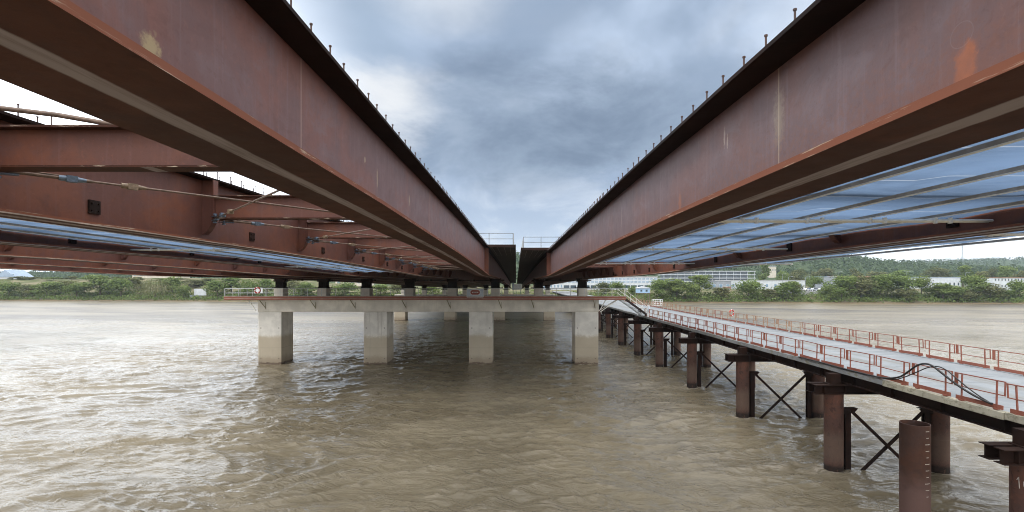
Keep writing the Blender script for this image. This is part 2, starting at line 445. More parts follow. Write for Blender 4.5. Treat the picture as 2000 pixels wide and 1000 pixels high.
def concrete(name, c=(0.50, 0.48, 0.44), stain=None):
    m, nt, b = new_mat(name)
    co = coords(nt)
    n1 = NOISE(nt, co, 0.7, 6.0, 0.6); n2 = NOISE(nt, co, 6.0, 6.0, 0.65)
    runs = NOISE(nt, VMATH(nt, 'MULTIPLY', co, (2.2, 2.2, 0.16)), 1.0, 5.0, 0.6)
    col = MIX(nt, SMOOTH(nt, n1, 0.35, 0.7), tuple(k * 0.86 for k in c), tuple(k * 1.1 for k in c))
    col = MIX(nt, MATH(nt, 'MULTIPLY', SMOOTH(nt, runs, 0.52, 0.75), 0.35), col, tuple(k * 0.72 for k in c))
    col = MIX(nt, MATH(nt, 'MULTIPLY', SMOOTH(nt, n2, 0.55, 0.8), 0.25), col, tuple(k * 0.75 for k in c))
    if stain: col = stain(nt, co, col, n1, n2)
    setin(nt, b, Base_Color=col, Roughness=0.85, Specular_IOR_Level=0.3)
    bump(nt, b, n2, 0.2, 0.01)
    M[name] = m
def tide(nt, co, col, n1, n2):
    x, y, z = sep(nt, co)
    zz = MATH(nt, 'ADD', z, MATH(nt, 'ADD', MATH(nt, 'MULTIPLY', MATH(nt, 'SUBTRACT', n2, 0.5), 0.9), MATH(nt, 'MULTIPLY', MATH(nt, 'SUBTRACT', n1, 0.5), 0.7)))
    col = MIX(nt, MATH(nt, 'MULTIPLY', SMOOTH(nt, zz, 3.9, 3.3), 0.8), col, (0.45, 0.38, 0.27))
    col = MIX(nt, MATH(nt, 'MULTIPLY', SMOOTH(nt, zz, 1.4, 0.5), 0.6), col, (0.27, 0.21, 0.15))
    col = MIX(nt, SMOOTH(nt, zz, 0.30, 0.16), col, (0.15, 0.11, 0.08))
    fx = MATH(nt, 'ABSOLUTE', MATH(nt, 'SUBTRACT', MATH(nt, 'FRACT', MATH(nt, 'DIVIDE', MATH(nt, 'ADD', x, 32.5), 13.29)), 0.111))
    hole = MATH(nt, 'MULTIPLY', band(nt, fx, 0.085, 0.0035, 0.003), MATH(nt, 'ADD', band(nt, z, 4.6, 0.05, 0.03), band(nt, z, 0.75, 0.05, 0.03)))
    col = MIX(nt, MATH(nt, 'MULTIPLY', hole, 0.8), col, (0.14, 0.11, 0.09))
    drip = NOISE(nt, VMATH(nt, 'MULTIPLY', co, (1.6, 1.6, 0.06)), 1.0, 4.0, 0.7)
    col = MIX(nt, MATH(nt, 'MULTIPLY', SMOOTH(nt, drip, 0.56, 0.72), 0.45), col, (0.33, 0.30, 0.26))
    # formwork lift joints and tie holes
    col = MIX(nt, MATH(nt, 'MULTIPLY', band(nt, z, 2.1, 0.012, 0.02), 0.5), col, (0.28, 0.25, 0.2))
    return col
concrete('concrete', (0.72, 0.685, 0.61))
concrete('concrete_pier', (0.73, 0.71, 0.66), tide)
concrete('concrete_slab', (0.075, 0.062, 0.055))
def kerb_dirt(nt, co, col, n1, n2):
    d = NOISE(nt, VMATH(nt, 'MULTIPLY', co, (3.0, 1.2, 2.0)), 1.6, 6.0, 0.72, 0.5)
    col = MIX(nt, MATH(nt, 'MULTIPLY', SMOOTH(nt, d, 0.48, 0.62), 0.75), col, (0.17, 0.16, 0.115))
    return MIX(nt, MATH(nt, 'MULTIPLY', SMOOTH(nt, d, 0.66, 0.72), 0.8), col, (0.06, 0.055, 0.045))
concrete('concrete_edge', (0.40, 0.375, 0.30), kerb_dirt)
concrete('kerb_steel', (0.24, 0.25, 0.26), kerb_dirt)

# trestle running deck: pale worn plates with dark butt joints and scuffs
def deck_mat():
    m, nt, b = new_mat('deck_plates')
    co = coords(nt)
    n1 = NOISE(nt, co, 0.5, 6.0, 0.6); n2 = NOISE(nt, VMATH(nt, 'MULTIPLY', co, (0.9, 3.0, 1.0)), 1.0, 6.0, 0.7)
    col = MIX(nt, SMOOTH(nt, n1, 0.35, 0.7), (0.225, 0.245, 0.265), (0.295, 0.315, 0.335))
    col = MIX(nt, MATH(nt, 'MULTIPLY', SMOOTH(nt, n2, 0.6, 0.75), 0.4), col, (0.28, 0.29, 0.30))
    x, y, z = sep(nt, co)
    fr = MATH(nt, 'FRACT', MATH(nt, 'DIVIDE', y, 1.55))
    gap = SMOOTH(nt, MATH(nt, 'ABSOLUTE', MATH(nt, 'SUBTRACT', fr, 0.5)), 0.026, 0.016)
    brk = SMOOTH(nt, NOISE(nt, VMATH(nt, 'MULTIPLY', co, (0.8, 0.65, 0.0)), 1.0, 2.0), 0.44, 0.56)
    col = MIX(nt, MATH(nt, 'MULTIPLY', MATH(nt, 'MULTIPLY', gap, brk), 0.75), col, (0.07, 0.07, 0.07))
    mud = NOISE(nt, VMATH(nt, 'MULTIPLY', co, (1.6, 0.22, 1.0)), 1.0, 6.0, 0.65, 0.4)
    trk = MATH(nt, 'ADD', band(nt, x, 20.4, 0.35, 0.5), band(nt, x, 22.5, 0.35, 0.5), clamp=True)
    col = MIX(nt, MATH(nt, 'MULTIPLY', MATH(nt, 'MULTIPLY', trk, SMOOTH(nt, mud, 0.36, 0.62)), 0.55), col, (0.185, 0.165, 0.135))
    col = MIX(nt, MATH(nt, 'MULTIPLY', SMOOTH(nt, mud, 0.60, 0.72), 0.5), col, (0.15, 0.14, 0.13))
    setin(nt, b, Base_Color=col, Roughness=0.75, Specular_IOR_Level=0.2)
    bump(nt, b, n2, 0.2, 0.01)
    M['deck_plates'] = m
deck_mat()

# blue translucent sheeting of the hung formwork
def sheet_mat(name, tint):
    m, nt, b = new_mat(name)
    nt.nodes.remove(b)
    out = nt.nodes['Material Output']
    co = coords(nt)
    fold = NOISE(nt, VMATH(nt, 'MULTIPLY', co, (0.35, 0.9, 1.0)), 1.0, 4.0, 0.5, 0.8)
    fine = NOISE(nt, VMATH(nt, 'MULTIPLY', co, (3.0, 30.0, 1.0)), 1.0, 3.0, 0.6)
    col = MIX(nt, SMOOTH(nt, fold, 0.36, 0.66), tuple(k * 0.74 for k in tint), tint)
    col = MIX(nt, MATH(nt, 'MULTIPLY', SMOOTH(nt, fine, 0.5, 0.75), 0.25), col, (0.21, 0.28, 0.38))
    yy = sep(nt, co)[1]
    lap = SMOOTH(nt, MATH(nt, 'ABSOLUTE', MATH(nt, 'SUBTRACT', MATH(nt, 'FRACT', MATH(nt, 'DIVIDE', MATH(nt, 'ADD', yy, MATH(nt, 'MULTIPLY', fold, 0.25)), 1.36)), 0.5)), 0.022, 0.008)
    col = MIX(nt, MATH(nt, 'MULTIPLY', lap, 0.5), col, (0.42, 0.47, 0.54))
    tr = N(nt, 'ShaderNodeBsdfTranslucent', ins={0: col})
    df = N(nt, 'ShaderNodeBsdfDiffuse', ins={0: col})
    gl = N(nt, 'ShaderNodeBsdfGlossy', ins={0: (0.8, 0.85, 0.9, 1), 1: 0.35})
    mx = N(nt, 'ShaderNodeMixShader', ins={0: 0.24, 1: tr.outputs[0], 2: df.outputs[0]})
    mx2 = N(nt, 'ShaderNodeMixShader', ins={0: 0.06, 1: mx.outputs[0], 2: gl.outputs[0]})
    bp = N(nt, 'ShaderNodeBump', ins={'Strength': 0.6, 'Distance': 0.10, 'Height': fold})
    for s in (tr, df, gl): nt.links.new(bp.outputs[0], s.inputs['Normal'])
    nt.links.new(mx2.outputs[0], out.inputs[0])
    M[name] = m
plain('joist_shade', (0.36, 0.33, 0.29), 0.7, 0.0, 0.25, 3.0, 0.2)  # joist body, its darker tone painting in the shadow beside the pale plate
sheet_mat('blue_sheet', (0.145, 0.222, 0.355))

# river water: silt-brown body under a rippled reflecting surface
def water_mat():
    m, nt, b = new_mat('river_water')
    co = coords(nt)
    rot = N(nt, 'ShaderNodeVectorRotate', rotation_type='Z_AXIS', ins={'Vector': co, 'Angle': R(14)}).outputs[0]
    n1 = MATH(nt, 'ABSOLUTE', MATH(nt, 'MULTIPLY', MATH(nt, 'SUBTRACT', NOISE(nt, VMATH(nt, 'MULTIPLY', rot, (0.42, 1.0, 1.0)), 1.1, 4.0, 0.55, 0.8), 0.5), -3.2))
    n2 = NOISE(nt, VMATH(nt, 'MULTIPLY', rot, (0.45, 1.0, 1.0)), 3.6, 4.0, 0.6, 0.4)
    n3 = NOISE(nt, VMATH(nt, 'MULTIPLY', rot, (0.12, 0.3, 1.0)), 0.35, 4.0, 0.55, 0.4)
    cl = NOISE(nt, VMATH(nt, 'MULTIPLY', rot, (0.06, 0.12, 1.0)), 1.0, 5.0, 0.6, 0.8)
    col = MIX(nt, SMOOTH(nt, cl, 0.35, 0.68), (0.180, 0.149, 0.098), (0.245, 0.207, 0.142))
    foam = N(nt, 'ShaderNodeAttribute', attribute_name='foam').outputs['Fac']
    fo = MATH(nt, 'MULTIPLY', foam, SMOOTH(nt, n2, 0.35, 0.62))
    col = MIX(nt, fo, col, (0.46, 0.40, 0.32))
    h = MATH(nt, 'ADD', MATH(nt, 'MULTIPLY', n1, 0.60), MATH(nt, 'ADD', MATH(nt, 'MULTIPLY', n2, 0.26), MATH(nt, 'MULTIPLY', n3, 1.6)))
    gust = NOISE(nt, VMATH(nt, 'MULTIPLY', rot, (0.016, 0.055, 1.0)), 1.0, 6.0, 0.62, 0.6)
    far = SMOOTH(nt, sep(nt, co)[1], 60.0, 160.0)
    col = MIX(nt, MATH(nt, 'MULTIPLY', far, SMOOTH(nt, gust, 0.40, 0.62)), col, (0.115, 0.098, 0.075))
    setin(nt, b, Base_Color=col, Roughness=MATH(nt, 'ADD', SMOOTH(nt, MATH(nt, 'ADD', sep(nt, co)[1], MATH(nt, 'MULTIPLY', MATH(nt, 'SUBTRACT', cl, 0.5), 120.0)), 40.0, 170.0, 0.045, 0.34), MATH(nt, 'MULTIPLY', fo, 0.5)), IOR=1.33, Specular_IOR_Level=0.5)
    st = MATH(nt, 'MULTIPLY', MATH(nt, 'ADD', SMOOTH(nt, gust, 0.36, 0.62, 0.30, 0.80), MATH(nt, 'MULTIPLY', far, 0.15)), 1.0)
    bp = N(nt, 'ShaderNodeBump', ins={'Strength': st, 'Distance': 0.26, 'Height': h})
    nt.links.new(bp.outputs[0], b.inputs['Normal'])
    M['river_water'] = m
water_mat()

def ground_mat():
    m, nt, b = new_mat('bank_ground')
    co = coords(nt)
    x, y, z = sep(nt, co)
    n = NOISE(nt, co, 0.12, 6.0, 0.6); n2 = NOISE(nt, co, 1.5, 5.0, 0.6)
    col = MIX(nt, SMOOTH(nt, n, 0.4, 0.62), (0.085, 0.10, 0.04), (0.24, 0.20, 0.14))
    col = MIX(nt, MATH(nt, 'MULTIPLY', n2, 0.5), col, (0.11, 0.13, 0.05))
    col = MIX(nt, SMOOTH(nt, y, 380.0, 520.0), col, (0.06, 0.085, 0.042))
    col = MIX(nt, SMOOTH(nt, MATH(nt, 'ADD', z, MATH(nt, 'MULTIPLY', n2, 0.4)), 1.0, 0.5), col, (0.20, 0.155, 0.10))
    setin(nt, b, Base_Color=col, Roughness=0.95, Specular_IOR_Level=0.1)
    M['bank_ground'] = m
ground_mat()

def leaf_mat(name, c0, c1, c2):
    m, nt, b = new_mat(name)
    nt.nodes.remove(b)
    out = nt.nodes['Material Output']
    att = N(nt, 'ShaderNodeAttribute', attribute_name='leaf_tone').outputs['Fac']
    rnd = N(nt, 'ShaderNodeObjectInfo').outputs['Random']
    col = MIX(nt, att, c0, c1)
    col = MIX(nt, MATH(nt, 'MULTIPLY', rnd, 0.7), col, c2)
    df = N(nt, 'ShaderNodeBsdfDiffuse', ins={0: col})
    tr = N(nt, 'ShaderNodeBsdfTranslucent', ins={0: col})
    mx = N(nt, 'ShaderNodeMixShader', ins={0: 0.25, 1: df.outputs[0], 2: tr.outputs[0]})
    nt.links.new(mx.outputs[0], out.inputs[0])
    M[name] = m
leaf_mat('leaf_green', (0.085, 0.125, 0.036), (0.275, 0.34, 0.125), (0.15, 0.215, 0.07))
leaf_mat('leaf_olive', (0.085, 0.105, 0.045), (0.24, 0.245, 0.115), (0.16, 0.17, 0.085))
leaf_mat('leaf_far', (0.070, 0.105, 0.055), (0.10, 0.14, 0.070), (0.085, 0.122, 0.062))
# ------------------------------------------------------------------ the setting: water, land, hills
def value_noise(x, y, seed):
    """smooth lattice noise in [-1, 1] on numpy arrays"""
    r = np.random.default_rng(seed)
    tab = r.uniform(-1, 1, (256, 256))
    xi = np.floor(x).astype(int); yi = np.floor(y).astype(int)
    fx = x - xi; fy = y - yi
    fx = fx * fx * fx * (fx * (fx * 6 - 15) + 10); fy = fy * fy * fy * (fy * (fy * 6 - 15) + 10)
    g = lambda a, b: tab[a & 255, b & 255]
    return (g(xi, yi) * (1 - fx) + g(xi + 1, yi) * fx) * (1 - fy) + (g(xi, yi + 1) * (1 - fx) + g(xi + 1, yi + 1) * fx) * fy

def graded(stops):
    """stops: (position, step) pairs -> coordinates whose spacing follows the steps"""
    out = [stops[0][0]]
    px = [s[0] for s in stops]; ps = [s[1] for s in stops]
    while out[-1] < px[-1]:
        out.append(out[-1] + float(np.interp(out[-1], px, ps)))
    return np.array(out)

def grid_mesh(name, X, Y, Z, mat, smooth=True):
    ny, nx = Z.shape
    co = np.stack([X, Y, Z], -1).reshape(-1, 3)
    idx = np.arange(nx * ny).reshape(ny, nx)
    q = np.stack([idx[:-1, :-1], idx[:-1, 1:], idx[1:, 1:], idx[1:, :-1]], -1).reshape(-1, 4)
    me = bpy.data.meshes.new(name)
    me.vertices.add(len(co)); me.vertices.foreach_set('co', co.ravel())
    me.loops.add(q.size); me.loops.foreach_set('vertex_index', q.ravel())
    me.polygons.add(len(q)); me.polygons.foreach_set('loop_start', np.arange(0, q.size, 4))
    me.polygons.foreach_set('loop_total', np.full(len(q), 4))
    me.polygons.foreach_set('use_smooth', np.full(len(q), smooth))
    me.update(calc_edges=True)
    me.materials.append(mat)
    return link_mesh(name, me)

def waves(X, Y):
    a = R(14)
    u = X * math.cos(a) + Y * math.sin(a); v = -X * math.sin(a) + Y * math.cos(a)
    wu = value_noise(u * .11, v * .16, 1) * 2.2; wv = value_noise(u * .13 + 40, v * .17, 2) * 1.6
    u2, v2 = u + wu, v + wv
    z = value_noise(u2 * .06, v2 * .12, 3) * 0.13
    ridge = 1 - np.abs(value_noise(u2 * .34, v2 * .80, 4)) * 2
    z = z + ridge * 0.115
    ru = u2 * .94 - v2 * .34; rv = u2 * .34 + v2 * .94
    ridge2 = 1 - np.abs(value_noise(ru * .95 + 9, rv * 1.7, 5)) * 2
    patch = 0.55 + 0.45 * value_noise(u * .05 + 7, v * .06, 8)
    global CREST
    CREST = np.clip(ridge2 * .5 + ridge * .5 - .52, 0, 1) * 2.2 * np.clip(patch, 0, 1)
    z = z + ridge2 * 0.080 * patch + value_noise(ru * 2.3, rv * 3.3, 6) * 0.026 + (1 - np.abs(value_noise(u2 * 1.7 + 3, v2 * 2.6, 9)) * 2) * 0.020 * (1.1 - patch)
    return z
wx = graded([(-1500, 120), (-320, 12), (-70, .8), (-48, .2), (48, .2), (70, .8), (320, 12), (1500, 120)])
wy = graded([(-400, 60), (-20, 4), (14, .5), (19, .12), (45, .19), (80, .45), (150, 1.4), (300, 4)])
WX, WY = np.meshgrid(wx, wy)
fade = np.clip((150 - WY) / 90, 0.30, 1) * np.clip((90 - np.abs(WX)) / 40, 0.1, 1)
WZ = waves(WX, WY) * fade
FOAM = CREST * np.clip((75 - WY) / 30, 0, 1) * 0.55
# boils and wakes dragged downstream of the piles and columns
OBST = [(17.3, z, .5) for z in (17.2, 27.9, 39.1, 50.4, 61.8)] + [(23.05, z, .5) for z in (27.9, 39.1, 50.4)] + [(14.7, 18.9, .45)]
for ox, oy, r in OBST:
    ddx, ddy = WX - ox, WY - oy
    rr = np.sqrt(ddx ** 2 + ddy ** 2)
    WZ += 0.10 * np.exp(-((rr - 0.75) / 0.35) ** 2)
    tail = np.exp(-((ddy + 0.25 * ddx) / (0.5 + 0.12 * np.abs(ddx))) ** 2) * np.clip(-ddx / 1.0, 0, 1) * np.exp(ddx / 5.0)
    FOAM = FOAM + 0.9 * tail * (0.5 + 0.5 * value_noise(WX * 1.3, WY * 1.3, 23)) + 0.8 * np.exp(-((rr - 0.62) / 0.22) ** 2)
    WZ += tail * (value_noise(WX * 2.1, WY * 2.1, 21) * 0.13 + value_noise(WX * 4.3, WY * 4.3, 22) * 0.05)
water = tag(grid_mesh('water', WX, WY, WZ, M['river_water']), kind='structure')
for x0 in (-32.5, -19.2, -5.95, 7.42):
    ex = np.maximum(np.maximum(x0 - .12 - WX, WX - x0 - 3.07), 0); ey = np.maximum(np.maximum(64.38 - WY, WY - 68.02), 0)
    FOAM = FOAM + 0.9 * np.exp(-np.sqrt(ex ** 2 + ey ** 2) / 0.45) * (0.5 + 0.5 * value_noise(WX * 1.1, WY * 1.1, 27))
fa = water.data.attributes.new('foam', 'FLOAT', 'POINT')
fa.data.foreach_set('value', np.clip(FOAM, 0, 1).astype(np.float32).ravel())

def bank_y(x):                    # waterline of the far bank
    return 257.0 - 0.083 * np.clip(x, -330, 300)

gx = graded([(-5000, 250), (-420, 14), (420, 14), (5000, 250)])
gt = np.array([-14, -8, -3, 0, 2.5, 5, 8, 12, 17, 25, 40, 60, 90, 130, 180, 240, 320, 420, 520, 600, 680, 760, 850, 950, 1050, 1150, 1250, 1350, 1500, 1800, 2400, 3500, 5000, 7500], float)
GX, GT = np.meshgrid(gx, gt)
GY = bank_y(GX) + GT
prof = np.interp(GT, [-14, -3, 0, 2.5, 5, 12, 25, 90, 200, 400], [-4, -1.2, 0.0, 0.7, 1.3, 3.6, 4.6, 5.2, 6, 8])
def ridge_at(x, y):
    """two wooded ridges behind the right bank and a low one straight ahead"""
    az = x / np.maximum(y, 1)
    h1 = np.interp(az, [-.9, -.55, -.3, -.05, .02, .2, .36, .5, .59, .65, .72, .80, 1.0, 1.4], [12, 15, 24, 44, 46, 46, 44, 50, 47, 42, 32, 26, 20, 14])
    h2 = np.interp(az, [-1, -.5, -.2, 0, .3, .6, .7, .8, .9, 1.0, 1.3], [20, 20, 24, 30, 40, 44, 46, 50, 52, 55, 55])
    d1 = np.exp(-((y - 860) / 240.0) ** 2); d2 = np.exp(-((y - 1500) / 330.0) ** 2)
    return np.maximum(h1 * d1, h2 * 1.22 * d2)
GZ = prof + np.where(GT > 150, ridge_at(GX, GY) * np.clip((GT - 150) / 250, 0, 1), 0) + np.where(GT > 3, value_noise(GX * .03, GY * .03, 31) * 0.7, 0)
MOUND = lambda x, t: np.clip((-x - 95) / 60, 0, 1) * np.interp(t, [14, 34, 60, 110, 160], [0, 6.5, 8.0, 7.0, 0])
GZ = GZ + MOUND(GX, GT)
GZ = np.where(GT > 2500, np.minimum(GZ, 8), GZ)
tag(grid_mesh('ground', GX, GY, GZ, M['bank_ground']), kind='structure')
def ground_z(x, y):
    t = y - float(bank_y(x))
    z = float(np.interp(t, [-14, -3, 0, 2.5, 5, 12, 25, 90, 200, 400], [-4, -1.2, 0.0, 0.7, 1.3, 3.6, 4.6, 5.2, 6, 8]))
    z += float(MOUND(np.array(x), t))
    if t > 150: z += float(ridge_at(np.array(x), np.array(y))) * min(1, (t - 150) / 250)
    return z

# ------------------------------------------------------------------ foliage
def leaf_cloud(name, centers, normals, sizes, mat, tones, parent=None, aspect=0.6):
    """one mesh of many small leaf faces; tone per face"""
    n = len(centers)
    c = np.asarray(centers); nr = np.asarray(normals)
    nr = nr / np.maximum(np.linalg.norm(nr, axis=1, keepdims=True), 1e-6)
    ref = rng.normal(size=(n, 3))
    a = np.cross(nr, ref); a /= np.maximum(np.linalg.norm(a, axis=1, keepdims=True), 1e-6)
    b = np.cross(nr, a)
    s = np.asarray(sizes)[:, None]
    bend = nr * s * 0.25
    v = np.stack([c - a * s, c - b * s * aspect + bend, c + a * s, c + b * s * aspect + bend], 1).reshape(-1, 3)
    me = bpy.data.meshes.new(name)
    me.vertices.add(4 * n); me.vertices.foreach_set('co', v.ravel())
    me.loops.add(4 * n); me.loops.foreach_set('vertex_index', np.arange(4 * n))
    me.polygons.add(n); me.polygons.foreach_set('loop_start', np.arange(0, 4 * n, 4)); me.polygons.foreach_set('loop_total', np.full(n, 4))
    me.update(calc_edges=True)
    at_ = me.attributes.new('leaf_tone', 'FLOAT', 'FACE')
    at_.data.foreach_set('value', np.clip(np.asarray(tones), 0, 1).astype(np.float32))
    me.materials.append(mat)
    return link_mesh(name, me, parent)

def crown_points(w, h, z0, lobes, n, size, r):
    """leaf positions spread over uneven lobes of a crown of width w and height h that starts at z0"""
    L = []
    for k in range(lobes):
        t = r.uniform(0, 1) ** 0.8
        rad = w * 0.5 * (1 - 0.55 * t) * r.uniform(0.25, 0.9)
        an = r.uniform(0, 2 * math.pi)
        L.append((rad * math.cos(an), rad * math.sin(an), z0 + h * (0.12 + 0.8 * t), r.uniform(.13, .27) * w, r.uniform(-.3, .3)))
    P, NR, T, S = [], [], [], []
    per = n // lobes
    for lx, ly, lz, lr, tone in L:
        d = r.normal(size=(per, 3)); d /= np.linalg.norm(d, axis=1, keepdims=True)
        rad = lr * (0.55 + 0.5 * r.uniform(0, 1, (per, 1)) ** 0.6) * (1 + 0.25 * np.sin(d[:, :1] * 7 + lx) * np.cos(d[:, 1:2] * 6 + ly))
        p = d * rad * np.array([1, 1, 0.8]) + np.array([lx, ly, lz])
        P.append(p); NR.append(d + r.normal(size=(per, 3)) * 0.55 + np.array([0, 0, .25]))
        T.append(0.5 + tone * 1.3 + r.normal(size=per) * 0.22); S.append(r.uniform(.6, 1.25, per) * size)
    P = np.concatenate(P); P[:, 2] = np.maximum(P[:, 2], z0 * 0.6)
    return P, np.concatenate(NR), np.concatenate(S), np.concatenate(T)

def make_tree(name, w, h, trunk, mat, seed, lobes=16, n=1900, size=0.30):
    r = np.random.default_rng(seed)
    root = empty(name, (0, 0, 0))
    P, NR, S, T = crown_points(w, h - trunk, trunk, lobes, n, size, r)
    leaf_cloud('crown', P, NR, S, mat, T, root)
    mb = MB()
    top = h * 0.62
    mb.tube([(0, 0, -0.4), (0.05, 0, trunk * .6), (0.0, .1, top * .8), (.15, 0, top)], .2, 7, radii=[h * .022, h * .018, h * .012, h * .004])
    for k in range(6):
        an = r.uniform(0, 6.28); z = r.uniform(.25, .6) * h
        mb.tube([(0, 0, z), (math.cos(an) * w * .2, math.sin(an) * w * .2, z + h * .12), (math.cos(an) * w * .36, math.sin(an) * w * .36, z + h * .2)], .1, 5, radii=[h * .011, h * .007, h * .002])
    mb.build('trunk', M['bark'], root)
    return root

def make_willow(name, w, h, seed):
    r = np.random.default_rng(seed)
    root = empty(name, (0, 0, 0))
    P, NR, S, T = [], [], [], []
    for k in range(130):
        an = r.uniform(0, 6.28); rad = w * .5 * math.sqrt(r.uniform(.05, 1))
        zt = h * (0.98 - 0.35 * (rad / (w * .5)) ** 2) + r.normal() * .3
        zb = r.uniform(.05, .3) * h
        m = 26
        t = np.linspace(0, 1, m)[:, None]
        base = np.array([[rad * math.cos(an), rad * math.sin(an), 0]]) * (0.75 + 0.3 * np.sqrt(t)) + np.array([[0, 0, 1]]) * (zt + (zb - zt) * t)
        P.append(base + r.normal(size=(m, 3)) * .13); NR.append(np.array([[math.cos(an), math.sin(an), .2]]) + r.normal(size=(m, 3)) * .5)
        S.append(r.uniform(.2, .36, m)); T.append(.62 + r.normal() * .16 + r.normal(size=m) * .1)
    leaf_cloud('crown', np.concatenate(P), np.concatenate(NR), np.concatenate(S), M['leaf_olive'], np.concatenate(T), root)
    mb = MB(); mb.tube([(0, 0, -.4), (.1, 0, h * .4), (0, .1, h * .85)], .3, 7, radii=[.35, .28, .08]); mb.build('trunk', M['bark'], root)
    return root

PROTO = {}
KINDS = {  # key: (name, w, h, trunk, material, lobes, leaves)
    'round_a': ('broadleaf_tree', 9, 10, 1.0, 'leaf_green', 18, 2300), 'round_b': ('broadleaf_tree', 10, 9, 0.8, 'leaf_green', 15, 2300),
    'round_c': ('broadleaf_tree', 8, 11, 1.4, 'leaf_green', 17, 2300), 'pale_a': ('pale_tree', 9, 9, 1.0, 'leaf_olive', 15, 1900),
    'pale_b': ('pale_tree', 8, 10, 1.2, 'leaf_olive', 13, 1700), 'bush_a': ('riverside_bush', 7, 4.2, 0.2, 'leaf_green', 12, 1500),
    'bush_b': ('riverside_bush', 6, 3.6, 0.2, 'leaf_olive', 10, 1300), 'tall_a': ('broadleaf_tree', 7, 14, 2.0, 'leaf_green', 18, 2200)}
BASEDIM = {}
for i, (k, (nm, w, h, tr, mt, lo, n)) in enumerate(KINDS.items()):
    PROTO[k] = (nm, make_tree, (nm, w, h, tr, M[mt], 100 + i, lo, n, 0.34 if 'bush' not in k else 0.26)); BASEDIM[k] = (w, h)
FIRST = {}
def plant(k, px, base_y, top_y, wpx, dY, label, cat, group):
    """tree whose crown spans wpx x (base_y..top_y) on the photo, dY metres in from the waterline"""
    a = (px - 1008) / 1000
    Y = (257.0 + dY) / (1 + 0.083 * a) if abs(a) < 1.3 else 250
    x = a * Y; z = ground_z(x, Y)
    hh = CAMZ + (550 - top_y) / 1000 * Y - z
    ww = wpx / 1000 * Y * 1.18
    if k == 'willow':
        o = make_willow('willow_tree', ww, hh, 5)
    else:
        w, h = BASEDIM[k]
        if k not in FIRST:
            nm, fn, args = PROTO[k]; o = FIRST[k] = fn(*args)
        else:
            o = copy_tree(FIRST[k])
        o.scale = (ww / w, ww / w * 0.9, hh / h)
        o.rotation_euler = (0, 0, random.uniform(0, 6.28))
    o.location = (x, Y, z - 0.1)
    tag(o, label, cat, group)
    return o

# kind, centre x, base y, top y, width px, metres from the waterline
LEFT_TREES = [('round_b', 18, 585, 552, 52, 7), ('pale_a', 62, 583, 556, 44, 8), ('round_a', 92, 585, 551, 50, 6), ('pale_b', 128, 582, 547, 40, 14),
              ('round_b', 150, 585, 553, 46, 6), ('round_c', 196, 584, 537, 62, 9), ('round_a', 236, 584, 545, 46, 6), ('pale_b', 262, 582, 541, 36, 16),
              ('willow', 303, 586, 544, 62, 6), ('round_c', 336, 583, 540, 38, 14), ('round_b', 358, 586, 558, 34, 5), ('pale_a', 385, 580, 546, 50, 24),
              ('round_a', 424, 586, 549, 44, 6), ('tall_a', 452, 584, 541, 40, 12), ('round_b', 486, 586, 548, 46, 7), ('round_a', 522, 585, 546, 40, 10),
              ('pale_b', 575, 585, 546, 36, 14), ('round_c', 598, 585, 552, 40, 8), ('pale_a', 640, 584, 560, 36, 18), ('round_b', 672, 585, 552, 44, 9),
              ('round_a', 744, 585, 556, 42, 10), ('pale_b', 776, 584, 552, 34, 14), ('round_b', 842, 585, 558, 36, 12)]
for i, t in enumerate(LEFT_TREES):
    look = {'round': 'bushy mid-green tree', 'pale_': 'pale olive spring tree', 'tall_': 'tall narrow green tree', 'willo': 'weeping willow with long hanging strands'}[t[0][:5]]
    side = 'on the left river bank' if t[1] < 530 else 'seen between the bearings behind the pier'
    j = i if t[1] < 530 else i - 16
    lab = f"{look} {side}, {ordinal(j)} from the left" if t[0] != 'willow' else "weeping willow with long hanging pale strands on the left river bank"
    plant(t[0], *t[1:], lab, 'tree', 'trees on the left river bank')
LEFT_BUSHES = [('bush_b', 34, 552, 540, 30, 44), ('bush_b', 70, 552, 541, 34, 50), ('bush_a', 104, 553, 541, 30, 42), ('bush_b', 140, 553, 540, 32, 48), ('bush_a', 168, 553, 541, 28, 44),
               ('bush_b', 224, 554, 541, 30, 46), ('bush_b', 268, 555, 541, 30, 40), ('bush_a', 318, 556, 543, 30, 40), ('bush_b', 352, 556, 543, 28, 44), ('bush_b', 410, 558, 544, 30, 40), ('bush_a', 444, 558, 545, 30, 36)]
for i, t in enumerate(LEFT_BUSHES):
    plant(*t, f"{'dry pale' if t[0] == 'bush_b' else 'green'} bush on the left embankment, {ordinal(i)} from the left", 'bush', 'bushes on the left embankment')
